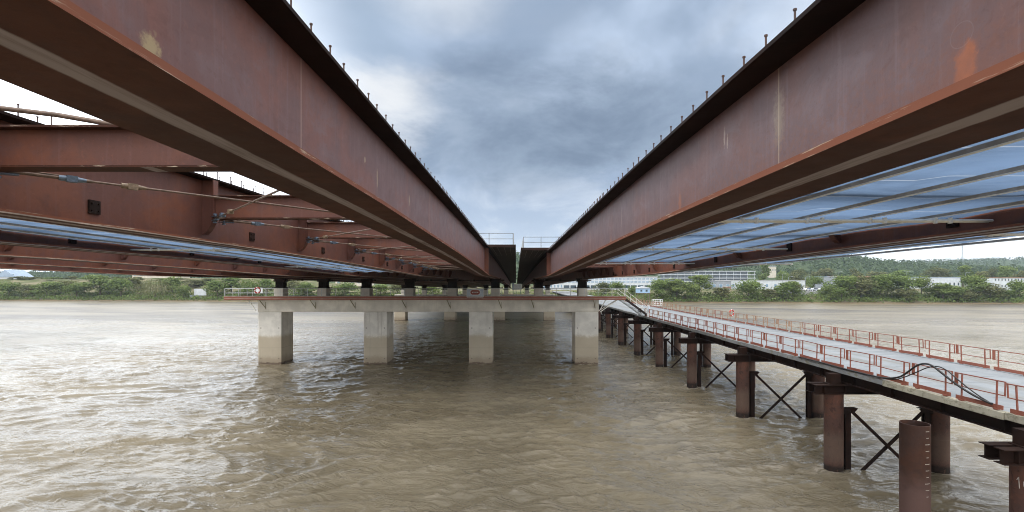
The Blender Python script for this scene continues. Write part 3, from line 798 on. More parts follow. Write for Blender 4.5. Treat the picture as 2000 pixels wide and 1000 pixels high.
RIGHT_TREES = [('pale_a', 1180, 577, 551, 40, 16), ('round_b', 1207, 575, 551, 32, 14), ('round_b', 1236, 578, 559, 24, 10), ('round_a', 1286, 590, 548, 56, 6), ('round_c', 1322, 590, 545, 56, 7), ('tall_a', 1366, 589, 536, 50, 9),
               ('round_a', 1352, 590, 556, 40, 4), ('pale_b', 1408, 590, 560, 40, 6), ('round_b', 1462, 590, 549, 62, 6), ('pale_a', 1502, 590, 563, 36, 6),
               ('round_c', 1536, 591, 550, 56, 6), ('pale_b', 1552, 590, 548, 34, 14), ('round_a', 1644, 591, 540, 66, 6), ('pale_a', 1682, 591, 538, 70, 9), ('round_b', 1622, 592, 558, 36, 4),
               ('round_c', 1718, 592, 536, 60, 8), ('round_a', 1756, 591, 541, 60, 10), ('pale_b', 1770, 592, 562, 42, 4), ('round_b', 1800, 592, 541, 46, 12), ('round_c', 1842, 592, 553, 54, 6),
               ('round_a', 1872, 592, 560, 36, 5), ('round_a', 1906, 592, 540, 60, 8), ('pale_a', 1888, 592, 566, 40, 4), ('pale_b', 1934, 593, 552, 50, 6), ('round_b', 1990, 592, 549, 50, 9), ('round_c', 1960, 592, 566, 40, 7)]
for i, t in enumerate(RIGHT_TREES):
    look = {'round': 'bushy green tree', 'pale_': 'pale olive-green tree', 'tall_': 'tall dark green tree'}[t[0][:5]]
    plant(t[0], *t[1:], f"{look} on the right river bank, {ordinal(i)} tree out from the pier", 'tree', 'trees on the right river bank')
BACK_TREES = [('tall_a', 1492, 552, 512, 26, 190), ('round_a', 1531, 548, 531, 26, 130), ('pale_a', 1556, 548, 526, 36, 170), ('pale_b', 1606, 546, 523, 52, 220), ('pale_a', 1668, 540, 524, 34, 200),
              ('round_b', 1590, 558, 540, 34, 80), ('pale_b', 1712, 545, 529, 42, 160), ('round_c', 1756, 545, 528, 40, 140), ('pale_a', 1836, 542, 523, 58, 190), ('tall_a', 1881, 545, 517, 30, 150),
              ('pale_b', 1912, 542, 529, 40, 170), ('pale_a', 1938, 540, 524, 34, 200), ('round_a', 1966, 540, 521, 40, 190), ('pale_b', 1996, 542, 527, 36, 160), ('pale_a', 1420, 552, 536, 44, 210)]
for i, t in enumerate(BACK_TREES):
    look = {'round': 'round green tree', 'pale_': 'pale yellow-green tree', 'tall_': 'tall dark upright tree'}[t[0][:5]]
    plant(t[0], *t[1:], f"{look} behind the white riverside buildings, {ordinal(i)} in that row", 'tree', 'trees behind the riverside buildings')

# low growth along the waterline (nobody could count it)
def bank_growth():
    P, NR, S, T = [], [], [], []
    n = 30000
    x = rng.uniform(-330, 330, n)
    t = rng.uniform(0.6, 13, n)
    clump = value_noise(x * .35, t * .4, 51) * .5 + .5
    hgt = (0.4 + 2.4 * clump * rng.uniform(0, 1, n)) * np.where(x > 55, 1.35, 1.0)
    y = np.array([float(bank_y(v)) for v in x]) + t
    z = np.interp(t, [0, 2.5, 5, 12, 25], [0, .7, 1.3, 3.6, 4.6]) + hgt - .2
    leaf_cloud('bank_undergrowth', np.stack([x, y, z], 1), rng.normal(size=(n, 3)) + np.array([0, -.5, .4]), rng.uniform(.25, .6, n), M['leaf_green'], np.clip(clump * .7 + rng.normal(size=n) * .18 + .05, 0, 1))
    o = bpy.data.objects['bank_undergrowth']
    tag(o, 'rough green undergrowth along the far waterline', 'undergrowth', kind='stuff')
bank_growth()

def hill_woods():
    P, NR, S, T = [], [], [], []
    n = 9500
    az = rng.uniform(-1.15, 1.15, n)
    y = np.where(rng.uniform(0, 1, n) < .62, rng.uniform(560, 980, n), rng.uniform(1150, 1560, n))
    x = az * y
    tt = y - bank_y(x)
    base = np.interp(tt, [90, 200, 400], [5.2, 6, 8]) + ridge_at(x, y) * np.clip((tt - 150) / 250, 0, 1)
    for i in range(n):
        rr = rng.uniform(2.4, 4.6); hh = rng.uniform(2.5, 7.0) * (1.0 + 1.1 * max(0.0, float(value_noise(np.array(x[i] * .012), np.array(y[i] * .012), 71))))
        m = 9
        d = rng.normal(size=(m, 3)); d /= np.linalg.norm(d, axis=1, keepdims=True)
        P.append(np.array([[x[i], y[i], base[i] + hh * .5]]) + d * np.array([rr, rr, hh * .55]))
        NR.append(d + rng.normal(size=(m, 3)) * .4); S.append(rng.uniform(1.2, 2.2, m)); T.append(.45 + rng.normal() * .22 + rng.normal(size=m) * .1)
    leaf_cloud('hillside_woods', np.concatenate(P), np.concatenate(NR), np.concatenate(S), M['leaf_far'], np.concatenate(T), aspect=.8)
    tag(bpy.data.objects['hillside_woods'], 'continuous woods covering the far hills', 'woods', kind='stuff')
hill_woods()
# ------------------------------------------------------------------ the bridge: eight girders
prof_common = [(-9, 1.08), (8, 1.06), (13, 1.02), (21, .93), (30, .76), (37, .6), (43, .46), (300, .46)]
GIRDERS = [  # key, centre x, half bottom flange, half top flange, bottom profile, top profile
    ('L1', -2.64, .55, .38, [(-9, 1.27), (2.3, 1.258), (8, 1.215), (19.35, 1.03), (30, .76), (39.5, .49), (43, .47), (300, .46)], [(-9, 2.70), (2.3, 2.74), (8.4, 2.80), (20, 2.87), (300, 2.87)]),
    ('L2', -8.17, .30, .36, prof_common, [(-9, 2.52), (8, 2.60), (14, 2.68), (22, 2.72), (300, 2.72)]),
    ('L3', -13.7, .40, .36, prof_common, [(-9, 2.5), (300, 2.7)]),
    ('L4', -19.2, .40, .36, prof_common, [(-9, 2.5), (300, 2.7)]),
    ('L5', -24.7, .40, .36, prof_common, [(-9, 2.5), (300, 2.7)]),
    ('L6', -30.2, .40, .36, prof_common, [(-9, 2.5), (300, 2.7)]),
    ('R1', 2.90, .50, .38, [(-9, 1.03), (2.4, 1.029), (7.3, 1.01), (12, .96), (18.8, .84), (30, .60), (38.5, .42), (43, .42), (300, .42)], [(-9, 2.30), (4, 2.36), (6.4, 2.41), (12, 2.47), (300, 2.48)]),
    ('R2', 8.45, .29, .36, [(-9, .92), (8, .89), (13.3, .80), (21, .64), (30, .47), (38, .38), (300, .40)], [(-9, 2.30), (12, 2.42), (300, 2.45)])]
YS = [-9, -6, -3, 0, 1.5, 3, 4.5, 6, 8, 10, 12, 14, 16, 18, 20, 22, 24, 26, 28, 30, 32, 34, 36, 38, 40, 42, 44, 48, 54, 60, 66, 75, 90, 110, 140, 180, 220, 252]
BAYS = [1.6, 7.4, 13.3, 19.2, 24.9, 30.6, 34.8, 38.9, 42.7, 46.6, 50.6, 54.6, 58.6, 62.5]
GIR = {}
GIR_LABEL = {
    'L1': 'rusty steel girder bordering the left of the open gap, smooth web turned to it',
    'L2': 'rusty girder with bolted lug plates behind the crossed bracing rods left of the gap',
    'L3': 'rusty girder between blue sheeting and the next bare girder, third left of the gap',
    'L4': 'fourth rusty girder left of the gap, only its lower web showing',
    'L5': 'fifth rusty girder left of the gap, a thin reddish band under its neighbours',
    'L6': 'outermost left rusty girder, its flange just above the river bank trees',
    'R1': 'rusty steel girder bordering the right of the open gap, orange patch near the flange',
    'R2': 'outer right rusty girder carrying the far edge of the blue sheeting'}
HB, HT = {}, {}
TF = 0.045
def stiffener(mb, side, y, zb, zt):
    """T-shaped web stiffener whose lower end tapers back to the web"""
    w = 0.36
    curve = [(0.012, zb + .13), (.10, zb + .15), (.20, zb + .24), (.29, zb + .38), (w, zb + .58), (w, zt - .002)]
    poly = curve + [(0.012, zt - .002)]
    mb.prism([(side * a, z) for a, z in poly], 'y', y - .012, y + .012)
    for (a0, z0), (a1, z1) in zip(curve[1:-1], curve[2:]):
        mb.bar((side * a0, y, z0), (side * a1, y, z1), .21, .025, up=(side, 0, 0) if abs(a1 - a0) < 1e-6 else (side * (z1 - z0), 0, -(a1 - a0)))
SAG = lerp_profile([(0, 0), (46, 0), (56, .04), (66, .14), (78, .32), (90, .53), (110, .88), (137, 1.38), (160, 1.84), (200, 2.68), (252, 3.8)])
def make_girder(key, cx, hb, ht, bp, tp):
    # beyond the first pier the whole bridge follows a gentle downward vertical curve
    fb0, ft0 = lerp_profile(bp), lerp_profile(tp)
    fb, ft = (lambda t: fb0(t) - SAG(t)), (lambda t: ft0(t) - SAG(t))
    HB[key], HT[key] = fb, ft
    root = empty('steel_girder', (cx, 0, CAMZ), GIR_LABEL[key], 'girder', 'long steel bridge girders')
    GIR[key] = root
    wm = {'L1': 'rust_web_left', 'R1': 'rust_web_right'}.get(key, 'rust')
    tb = 0.06
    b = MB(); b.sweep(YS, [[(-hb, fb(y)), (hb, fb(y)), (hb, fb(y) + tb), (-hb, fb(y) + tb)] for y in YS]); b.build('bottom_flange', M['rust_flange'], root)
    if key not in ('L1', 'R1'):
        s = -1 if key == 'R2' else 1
        b = MB(); b.sweep(YS, [[(s * (hb + .002), fb(y) - .004), (s * (hb + .018), fb(y) - .004), (s * (hb + .018), fb(y) + .016), (s * (hb + .002), fb(y) + .016)] for y in YS]); b.build('edge_strip', M['edge_tan'], root)  # pale tan strip along the lower inner flange edge
    b = MB(); b.sweep(YS, [[(-.012, fb(y) + tb), (.012, fb(y) + tb), (.012, ft(y) - TF), (-.012, ft(y) - TF)] for y in YS]); b.build('web', M[wm], root)
    b = MB(); b.sweep(YS, [[(-ht, ft(y) - TF), (ht, ft(y) - TF), (ht, ft(y)), (-ht, ft(y))] for y in YS]); b.build('top_flange', M['rust_top'], root)
    # stiffeners on the face that looks back towards the gap
    side = {'R2': -1}.get(key, 1)
    bays = BAYS if key not in ('L1', 'R1') else [42.9]
    if key == 'R1': side = -1
    for y in bays:
        b = MB()
        if key in ('L1', 'R1'): b.box(min(side * .012, side * .34), max(side * .012, side * .34), y - .012, y + .012, fb(y) + tb + .002, ft(y) - TF - .002)
        else: stiffener(b, side, y, fb(y) + tb, ft(y) - TF)
        b.build('stiffener', M['rust'], root)
    if key in ('L2', 'L3', 'R2'):
        for y0, y1 in zip(BAYS[:-5], BAYS[1:]):
            y = y0 + (y1 - y0) * .42; z = fb(y) + tb + (.20 if key == 'L2' else .12)
            b = MB(); b.box(side * .012, side * .05, y - .13, y + .13, z, z + .26)
            for u in (-.08, .08):
                for v in (.06, .2):
                    b.tube([(side * .05, y + u, z + v), (side * .075, y + u, z + v)], .018, 6)
            b.build('lug_plate', M['rust_dark'], root)
    # headed studs welded on the top flange
    def stud(b, x, y):
        y += random.uniform(-.02, .02); x += random.uniform(-.012, .012)
        z = ft(y)
        h = .19 if key == 'L2' else .138
        b.tube([(x, y, z), (x, y, z + h)], .010, 6); b.tube([(x, y, z + h), (x, y, z + h + .018)], .018, 6)
    if key in ('L1', 'R1', 'L2'):
        inner = ht - .06
        sgn = -1 if key == 'R1' else 1
        ys = list(np.arange(3.1, 42.0, .545))
        if key == 'L2': ys = list(np.arange(3.3, 42.0, .60))
        for y in ys:
            b = MB(); stud(b, sgn * inner, y); b.build('shear_stud', M['rust_stud'], root)
        rest = MB()
        for y in list(ys):
            stud(rest, 0.0, y + .02); stud(rest, -sgn * inner, y + .01)
            if y > 15: stud(rest, sgn * inner, y + .2)
        o = rest.build('stud_rows', M['rust_stud'], root); o['kind'] = 'stuff'
    return root
for g in GIRDERS: make_girder(*g)

# temporary cross beams between the paired girders
def cross_beam(xa, xb, y, za, h, label):
    root = empty('cross_beam', ((xa + xb) / 2, y, CAMZ + za), label, 'cross beam', 'cross beams between the girders')
    L = abs(xb - xa) / 2
    b = MB(); b.box(-L, L, -.16, .16, 0, .03); b.build('bottom_flange', M['rust_flange'], root)
    b = MB(); b.box(-L, L, -.01, .01, .03, h - .03); b.build('web', M['rust'], root)
    b = MB(); b.box(-L, L, -.16, .16, h - .03, h); b.build('top_flange', M['rust_flange'], root)
    return root
for i, y in enumerate(BAYS):
    cross_beam(-8.17 + .37, -2.64 - .014, y, max(1.30, 1.62 - max(0, y - 22) * .012), .60, f"rusty cross beam between the two girders left of the gap, {ordinal(i)} from the viewer")
    cross_beam(2.90 + .014, 8.45 - .37, y, max(1.15, 1.42 - max(0, y - 22) * .012), .55, f"rusty cross beam between the two girders right of the gap, {ordinal(i)} from the viewer")

# crossed bracing rods with turnbuckle clamps, left pair
def bracing_rod(p, q, label):
    root = empty('bracing_rod', p, label, 'bracing rod', 'crossed bracing rods')
    d = Vector(q) - Vector(p); L = d.length; u = d.normalized()
    b = MB(); b.tube([u * .5, d], .019, 8); b.build('rod', M['rod_steel'], root)
    b = MB(); b.tube([(0, 0, 0), u * 1.2], .028, 8); b.tube([u * .15 + Vector((0, 0, .05)), u * .8 + Vector((0, 0, .035))], .012, 6); b.build('turnbuckle', M['rod_steel'], root)
    for t, m in ((.95, 'clevis_blue'), (1.75, 'clamp_tan')):
        b = MB(); c = u * t
        b.bar(c - u * .07, c + u * .07, .11, .10); b.tube([c - u * .16, c - u * .07], .045, 8); b.tube([c + u * .07, c + u * .2], .04, 8, radii=[.045, .025])
        b.build('clamp', M[m], root)
    b = MB()
    b.bar(Vector((-.02, 0, .055)), u * .34 + Vector((0, 0, .04)), .10, .022); b.bar(Vector((-.02, 0, -.055)), u * .34 + Vector((0, 0, -.04)), .10, .022)
    b.tube([u * .1 + Vector((0, 0, -.11)), u * .1 + Vector((0, 0, .11))], .028, 8)
    b.tube([u * .1 + Vector((0, 0, .09)), u * .1 + Vector((0, 0, .12))], .05, 8); b.tube([u * .1 + Vector((0, 0, -.12)), u * .1 + Vector((0, 0, -.09))], .05, 8)
    b.build('clevis', M['clevis_blue'], root)
    return root
XG, XR = -8.17 + .40, -2.64 - .06
for i in range(1, 9):
    y = BAYS[i]; zg = CAMZ + HB['L2'](y) + .60
    if i + 1 < len(BAYS):
        y2 = BAYS[i + 1]
        bracing_rod((XG, y + .12, zg), (XR, y2, CAMZ + HB['L1'](y2) + .42), f"bracing rod running away from the viewer out of stiffener {ORD[i]} of the left girder")
    if i > 1:
        y0 = BAYS[i - 1]
        bracing_rod((XG, y - .12, zg), (XR, y0, CAMZ + HB['L1'](y0) + .42), f"bracing rod slanting back towards the viewer out of stiffener {ORD[i]} of the left girder")

# a ribbed cable draped over the first cross beam
b = MB()
pts = [(-8.3, 6.6, 2.66), (-7.2, 7.05, 2.40), (-6.5, 7.25, 2.36), (-5.6, 7.4, 2.23), (-4.9, 7.55, 2.10), (-3.9, 7.6, 2.02), (-2.75, 7.6, 1.98)]
b.tube([(x, y, CAMZ + z) for x, y, z in pts], .035, 8)
tag(b.build('cable', M['rod_steel']), 'thick ribbed cable draped over the nearest cross beam', 'cable')

# ------------------------------------------------------------------ blue formwork sheeting
def formwork(name, label, x0, x1, y0, y1, zf, joists, ledgers, jr=.03):
    root = empty(name, ((x0 + x1) / 2, y0, CAMZ + zf(y0)), label, 'formwork')
    ox, oy, oz = root.location
    ys = list(np.arange(y0, y1 + .01, (y1 - y0) / 40))
    nx = 12
    X = np.linspace(x0, x1, nx); 
    vs, fs = [], []
    for y in ys:
        for x in X:
            vs.append((x - ox, y - oy, CAMZ + zf(y) - oz + .07 + .04 * float(value_noise(np.array(x * 1.3), np.array(y * .8), 61))))
    for i in range(len(ys) - 1):
        for k in range(nx - 1):
            a = i * nx + k; fs.append((a, a + 1, a + nx + 1, a + nx))
    b = MB(); b.add(vs, fs, True); b.build('sheet', M['blue_sheet'], root, fix=False)
    yy = list(np.linspace(y0, y1, 9))
    for x in joists:
        b = MB()
        sec = lambda y: CAMZ + zf(y) - oz
        b.sweep([y - oy for y in yy], [[(x - ox - jr, sec(y) - .015), (x - ox + jr, sec(y) - .015), (x - ox + jr, sec(y) + .03), (x - ox - jr, sec(y) + .03)] for y in yy])
        b.m = 1
        b.sweep([y - oy for y in yy], [[(x - ox - jr * 1.1, sec(y) - .026), (x - ox + jr * 1.1, sec(y) - .026), (x - ox + jr * 1.1, sec(y) - .016), (x - ox - jr * 1.1, sec(y) - .016)] for y in yy])
        b.build('joist', [M['joist_shade'], M['galv_pale']], root)
    for y in ledgers:
        b = MB()
        z = CAMZ + zf(y) - oz - .09
        b.tube([(x0 - ox + .1, y - oy, z), (x1 - ox - .05, y - oy, z)], .026, 8)
        b.tube([(x0 - ox + .1, y - oy + .07, z - .01), (x1 - ox - .05, y - oy + .07, z - .01)], .02, 8)
        for x in joists:
            for s in (-.13, .13):
                b.tube([(x - ox + s, y - oy, z - .05), (x - ox + s, y - oy, z + .05)], .036, 6)
        b.build('ledger', M['galv_pale'], root)
    return root
zr = lerp_profile([(-9, 1.20), (8, 1.17), (14, 1.13), (21, 1.00), (26, .90)])
formwork('blue_formwork', 'blue translucent formwork sheeting on pale joists between the two right girders', 3.45, 8.42, -8, 25.6, zr, [4.1, 5.25, 6.35, 7.5], [2.8, 9.0, 15.8, 24.0], .02)
zl = lerp_profile([(-9, 1.36), (10, 1.34), (20, 1.18), (30, .96), (37, .76), (45, .62)])
formwork('blue_formwork', 'blue formwork sheeting slung between the bare girders on the left', -13.66, -8.5, -8, 40, zl, [-9.6, -10.5, -11.6, -12.7], [6, 18, 30], .02)
zo = lerp_profile([(-9, 1.08), (8, 1.05), (21, .86), (40, .62), (60, .55)])
formwork('blue_formwork', 'pale blue formwork strip overhanging outside the outer right girder', 8.80, 11.9, -8, 46, zo, [9.4, 10.6, 11.7], [10, 22, 34], .025)

# ------------------------------------------------------------------ concrete deck beyond mid-span
def deck(name, x0, x1, ztop, label):
    root = empty(name, ((x0 + x1) / 2, 42.2, CAMZ + ztop), label, 'deck', 'concrete bridge decks')
    w = (x1 - x0) / 2
    yy = [0, 24, 38, 58, 78, 95, 118, 158, 205]
    b = MB(); b.sweep(yy, [[(-w, -.17 - SAG(y + 42)), (w, -.17 - SAG(y + 42)), (w, -SAG(y + 42)), (-w, -SAG(y + 42))] for y in yy]); b.build('slab', M['concrete_slab'], root)
    b = MB(); b.box(-w - .0, w, -.03, -.004, -.20, .01); b.build('end_form', M['rust_dark'], root)
    return root
deck('concrete_deck', -33.5, -0.02, HT['L1'](50) + .19, 'left bridge deck slab with brown edge, starting halfway along the girders')
deck('concrete_deck', .40, 12.2, HT['R1'](50) + .33, 'right bridge deck slab with brown edge, starting halfway along the girders')
# ribs of the permanent forms under the two cantilevers
for (xs, zt, gl, lab) in (((-2.0, -1.55, -1.0, -.5, -.08), HT['L1'](50) - .02, 'left', 'left'), ((.46, .9, 1.4, 1.9, 2.3), HT['R1'](50) + .12, 'right', 'right')):
    root = empty('slab_form', (xs[2], 42.3, CAMZ + zt), f'thin pale form ribs under the {lab} deck cantilever at the gap', 'formwork')
    for x in xs:
        b = MB(); b.box(x - xs[2] - .012, x - xs[2] + .012, 0, 24, -.035, .03); b.build('rib', M['rod_steel'], root)

def guard_rail(name, pts, h, label, mat='galv', post_r=.024, rails=(1.0, .52), every=2.2, group=None, toe=False, cat='railing'):
    """tube railing through the points pts (feet level) with posts, rails and optional toe board"""
    root = empty(name, pts[0], label, cat, group)
    o = Vector(pts[0])
    P = [Vector(p) - o for p in pts]
    feet = [P[0]]
    for a, c in zip(P[:-1], P[1:]):
        n = max(1, round((c - a).length / every))
        feet += [a + (c - a) * (k / n) for k in range(1, n + 1)]
    for f in feet:
        b = MB(); b.tube([f, f + Vector((0, 0, h * 1.03))], post_r, 6); b.build('post', M[mat], root)
    for r in rails:
        b = MB()
        for a, c in zip(P[:-1], P[1:]): b.tube([a + Vector((0, 0, h * r)), c + Vector((0, 0, h * r))], post_r * .9, 6)
        b.build('rail', M[mat], root)
    if toe:
        b = MB()
        for a, c in zip(P[:-1], P[1:]): b.bar(a + Vector((0, 0, .08)), c + Vector((0, 0, .08)), .02, .15)
        b.build('toe_board', M[mat], root)
    return root
zl1 = CAMZ + HT['L1'](50) + .19; zr1 = CAMZ + HT['R1'](50) + .33
guard_rail('deck_railing', [(-6.2, 42.35, zl1), (-.25, 42.35, zl1)], .95, 'thin galvanised railing across the end of the left deck', every=1.95, group='railings on the deck ends', post_r=.03, mat='mast_grey')
guard_rail('deck_railing', [(.62, 42.35, zr1), (6.4, 42.35, zr1)], .90, 'thin galvanised railing across the end of the right deck', every=1.35, group='railings on the deck ends', post_r=.03, mat='mast_grey')
guard_rail('deck_railing', [(-.22, 42.6, zl1), (-.22, 62, zl1)], .95, 'galvanised railing along the left lip of the deck gap', every=2.4, group='railings on the deck ends')
guard_rail('deck_railing', [(.60, 42.6, zr1), (.60, 62, zr1)], .90, 'galvanised railing along the right lip of the deck gap', every=2.4, group='railings on the deck ends')
# ------------------------------------------------------------------ piers, bearings, walkway
BX = [-30.2, -24.7, -19.2, -13.65, -8.14, -2.65, 2.90, 8.5]
COLX = [-32.5, -19.2, -5.95, 7.42]
ZF = 64.5
BN = ['outermost left', 'second from the left end', 'third from the left end', 'fourth from the left end', 'fifth, left of the sign', 'beside the gap on the left', 'beside the gap on the right', 'nearest the stair']
def pier(y0, label, dz=0.0):
    root = empty('concrete_pier', (-11, y0 + 1.7, 0), label, 'bridge pier', 'concrete river piers')
    def L(b, n, m): return b.build(n, M[m], root, loc=(11, -(y0 + 1.7), 0))
    for x in COLX:
        b = MB(); b.cbox(x, x + 2.95, y0, y0 + 3.4, -3.0, CAMZ - 3.82 - dz, .06); L(b, 'column', 'concrete_pier')
        b = MB(); b.box(x - .12, x + 3.07, y0 - .12, y0 + 3.52, -3.0, -.1 + .12); L(b, 'footing', 'concrete_pier')
    b = MB(); b.cbox(COLX[0] - .02, COLX[-1] + 3.0, y0 - .03, y0 + 3.43, CAMZ - 3.81 - dz, CAMZ - 2.1 - dz, .04); L(b, 'cap_beam', 'concrete')
    for x in BX:
        b = MB(); b.cbox(x - .58, x + .58, y0 + .55, y0 + 2.1, CAMZ - 2.1 - dz, CAMZ - .82 - dz, .03)
        L(b, 'pedestal', 'concrete')
    return root
pier(ZF, 'pale concrete river pier on four square columns under the bridge')
pier(136.6, 'farther concrete pier seen between the columns of the near one', 1.35)

def bearing(x, y, label, dz=0.0, first=[None]):
    if first[0] is not None:
        o = copy_tree(first[0]); o.location = (x, y, CAMZ - .82 - dz); return tag(o, label)
    root = empty('bearing', (x, y, CAMZ - .82), label, 'bearing', 'black jacking bearings on the pier')
    first[0] = root
    b = MB(); b.box(-.95, .95, -.6, .6, 0, .05); b.box(-.62, .62, -.5, .5, .05, .12)
    for s in (-.85, .85):
        for q in (-.45, .45): b.tube([(s, q, .05), (s, q, .17)], .05, 6)
    b.build('base_plate', M['bearing_black'], root)
    b = MB(); b.cbox(-.55, .55, -.45, .45, .12, .80, .05)
    for s in (-.42, -.14, .14, .42): b.box(s - .02, s + .02, -.50, -.44, .14, .78)
    b.build('jack_body', M['bearing_black'], root)
    b = MB(); b.box(-.72, .72, -.5, .5, .80, .86); b.box(-.66, .66, -.48, .48, .86, 1.14); b.box(-.75, .75, -.55, .55, 1.14, 1.22); b.box(.5, 1.15, -.2, .2, .92, 1.08); b.box(-.98, -.66, -.15, .15, .95, 1.05)
    b.build('top_plate', M['rust_dark'], root)
    return root
for x, n in zip(BX, BN):
    bearing(x, ZF + 1.3, f'black steel jacking bearing on its concrete block, {n}')
    o = bearing(x, 136.6 + 1.3, f'small dark bearing on the farther pier, {n}', 1.35)
    o['group'] = 'bearings on the farther pier'

# tie struts between neighbouring bearings
for i in (0, 3, 4, 6):
    b = MB(); b.tube([(BX[i] + 1.15, ZF + 1.3, CAMZ + .18), (BX[i + 1] - .98, ZF + 1.3, CAMZ + .18)], .055, 8)
    b.tube([((BX[i] + BX[i + 1]) / 2 - .12, ZF + 1.3, CAMZ + .18), ((BX[i] + BX[i + 1]) / 2 + .12, ZF + 1.3, CAMZ + .18)], .09, 8)
    tag(b.build('tie_strut', M['bearing_black']), f'dark tie rod between the {ORD[i]} and {ORD[i + 1]} bearings counted from the left', 'tie rod', 'tie rods between bearings')

# red service walkway round the pier head
zw = CAMZ - 2.05
wk = empty('service_walkway', (-11, ZF, zw), 'red steel service walkway along the top of the near pier', 'walkway')
def WL(b, n, m): return b.build(n, M[m], wk, loc=(11, -ZF, -zw))
x0w, x1w = -36.2, 13.6
b = MB(); b.box(x0w, x1w, ZF - 1.0, ZF - .06, zw, zw + .05); WL(b, 'platform', 'galv')
b = MB(); b.box(x0w, COLX[0] - .06, ZF - .055, ZF + 4.4, zw, zw + .05); WL(b, 'platform', 'galv')
b = MB(); b.box(COLX[-1] + 3.06, x1w, ZF - .055, ZF + 4.4, zw, zw + .05); WL(b, 'platform', 'galv')
b = MB(); b.box(x0w, x1w, ZF - 1.05, ZF - 1.002, zw - .22, zw + .26); WL(b, 'edge_beam', 'edge_red')
b = MB(); b.box(x0w, x1w, ZF - 1.09, ZF - 1.053, zw - .10, zw - .05); b.box(x0w, x1w, ZF - 1.09, ZF - 1.053, zw + .20, zw + .255); WL(b, 'edge_trim', 'edge_tan')
b = MB(); b.box(x0w - .05, x0w - .002, ZF - 1.0, ZF + 4.4, zw - .22, zw + .2); WL(b, 'edge_beam', 'rail_red')
for x in (-31.9, -25.6, -20.6, -14.2, -8.6, -2.2, 1.9, 9.6):
    b = MB(); b.bar((x, ZF - .9, zw - .24), (x + .35, ZF - .06, zw - 1.25), .07, .07); b.bar((x, ZF - .95, zw - .26), (x, ZF - .06, zw - .26), .07, .06); b.bar((x + .35, ZF - .05, zw - .5), (x + .35, ZF - .05, zw - 1.4), .08, .03)
    WL(b, 'bracket', 'olive_bracket')
for x in (-33.4, 11.2):
    s = -1 if x < 0 else 1
    b = MB(); b.bar((x, ZF - .5, zw - .25), (x - s * .85 if s < 0 else COLX[-1] + 3.0, ZF - .5, zw - 1.6), .09, .09); WL(b, 'bracket', 'galv_pale')
b = MB(); b.bar((COLX[-1] + 3.03, ZF - .7, zw - 1.75), (12.6, ZF - .7, zw - .24), .09, .09); b.bar((COLX[-1] + 3.03, ZF + 1.0, zw - 1.75), (12.9, ZF + 1.0, zw - .24), .09, .09); WL(b, 'bracket', 'galv_pale')
guard_rail('walkway_railing', [(x0w + .05, ZF - .98, zw + .05), (x1w, ZF - .98, zw + .05)], 1.12, 'galvanised railing along the front of the pier walkway', every=1.72, group='railings of the pier walkway', post_r=.032)
guard_rail('walkway_railing', [(x0w + .05, ZF + 4.3, zw + .05), (x0w + .05, ZF - .9, zw + .05)], 1.12, 'short galvanised railing closing the left end of the pier walkway', every=1.7, group='railings of the pier walkway')
guard_rail('walkway_railing', [(x0w + .05, ZF + 4.35, zw + .05), (x1w - 1.5, ZF + 4.35, zw + .05)], 1.12, 'galvanised railing along the back of the pier walkway', every=2.4, group='railings of the pier walkway')

for k, (dy, r, lab) in enumerate(((-.25, .06, 'pale service pipe laid along the front of the pier walkway'), (2.75, .09, 'thicker grey pipe lying behind the concrete blocks on the pier'))):
    b = MB(); b.tube([(-31.5 + k, ZF + dy, zw + .05 + r), (9.5 - k, ZF + dy, zw + .05 + r)], r, 8)
    tag(b.build('service_pipe', M['galv_pale' if k == 0 else 'mast_grey']), lab, 'pipe')
# board with the oblong red emblem, hung on the walkway railing
sg = empty('site_board', at(928, 580.5, ZF - 1.06), 'pale blue-white site board with red oblong emblem on the pier railing', 'sign')
w2, h2 = 1.03, 1.05
b = MB(); b.box(-w2, w2, -.02, .02, 0, h2); b.build('board', M['board_white'], sg)
b = MB()
for q in ((-w2 - .02, -w2 + .04, 0, h2), (w2 - .04, w2 + .02, 0, h2)): b.box(q[0], q[1], -.035, .03, q[2], q[3])
b.box(-w2 + .04, w2 - .04, -.035, .03, -.02, .04); b.box(-w2 + .04, w2 - .04, -.035, .03, h2 - .04, h2 + .02)
b.build('frame', M['white_paint'], sg)
def stadium(b, hw, hh, zc, y0, y1, n=10):
    pts = []
    for k in range(n + 1):
        a = -math.pi / 2 + math.pi * k / n; pts.append((hw - hh + hh * math.cos(a), zc + hh * math.sin(a)))
    for k in range(n + 1):
        a = math.pi / 2 + math.pi * k / n; pts.append((-(hw - hh) + hh * math.cos(a), zc + hh * math.sin(a)))
    b.prism(pts, 'y', y0, y1)
b = MB(); stadium(b, .66, .37, .60, -.028, -.021); b.build('emblem_rim', M['white_paint'], sg)
b = MB(); stadium(b, .59, .29, .60, -.034, -.029); em = b.build('emblem', M['emblem_red'], sg)
b = MB()
for k in range(9):
    u = -.36 + .09 * k
    for zz in (.785, .415): b.box(u - .022, u + .022, -.038, -.0345, zz - .018, zz + .018)
for s in (-1, 1):
    for k in range(3):
        a = (-.55 + .55 * k); b.box(s * (.31 + .2 * math.cos(a)) - .02, s * (.31 + .2 * math.cos(a)) + .02, -.038, -.0345, .58 + .2 * math.sin(a), .62 + .2 * math.sin(a))
b.build('emblem_dots', M['emblem_orange'], em)
b = MB()
for u0, u1 in ((-.26, -.12), (-.10, .03), (.06, .14), (.16, .25)): b.box(u0, u1, -.0435, -.0405, .565, .635)
b.build('emblem_blocks', M['clamp_tan'], em)
b = MB(); b.box(-.40, .40, -.040, -.035, .53, .67)
b.build('emblem_band', M['emblem_pale'], em)
b = MB()
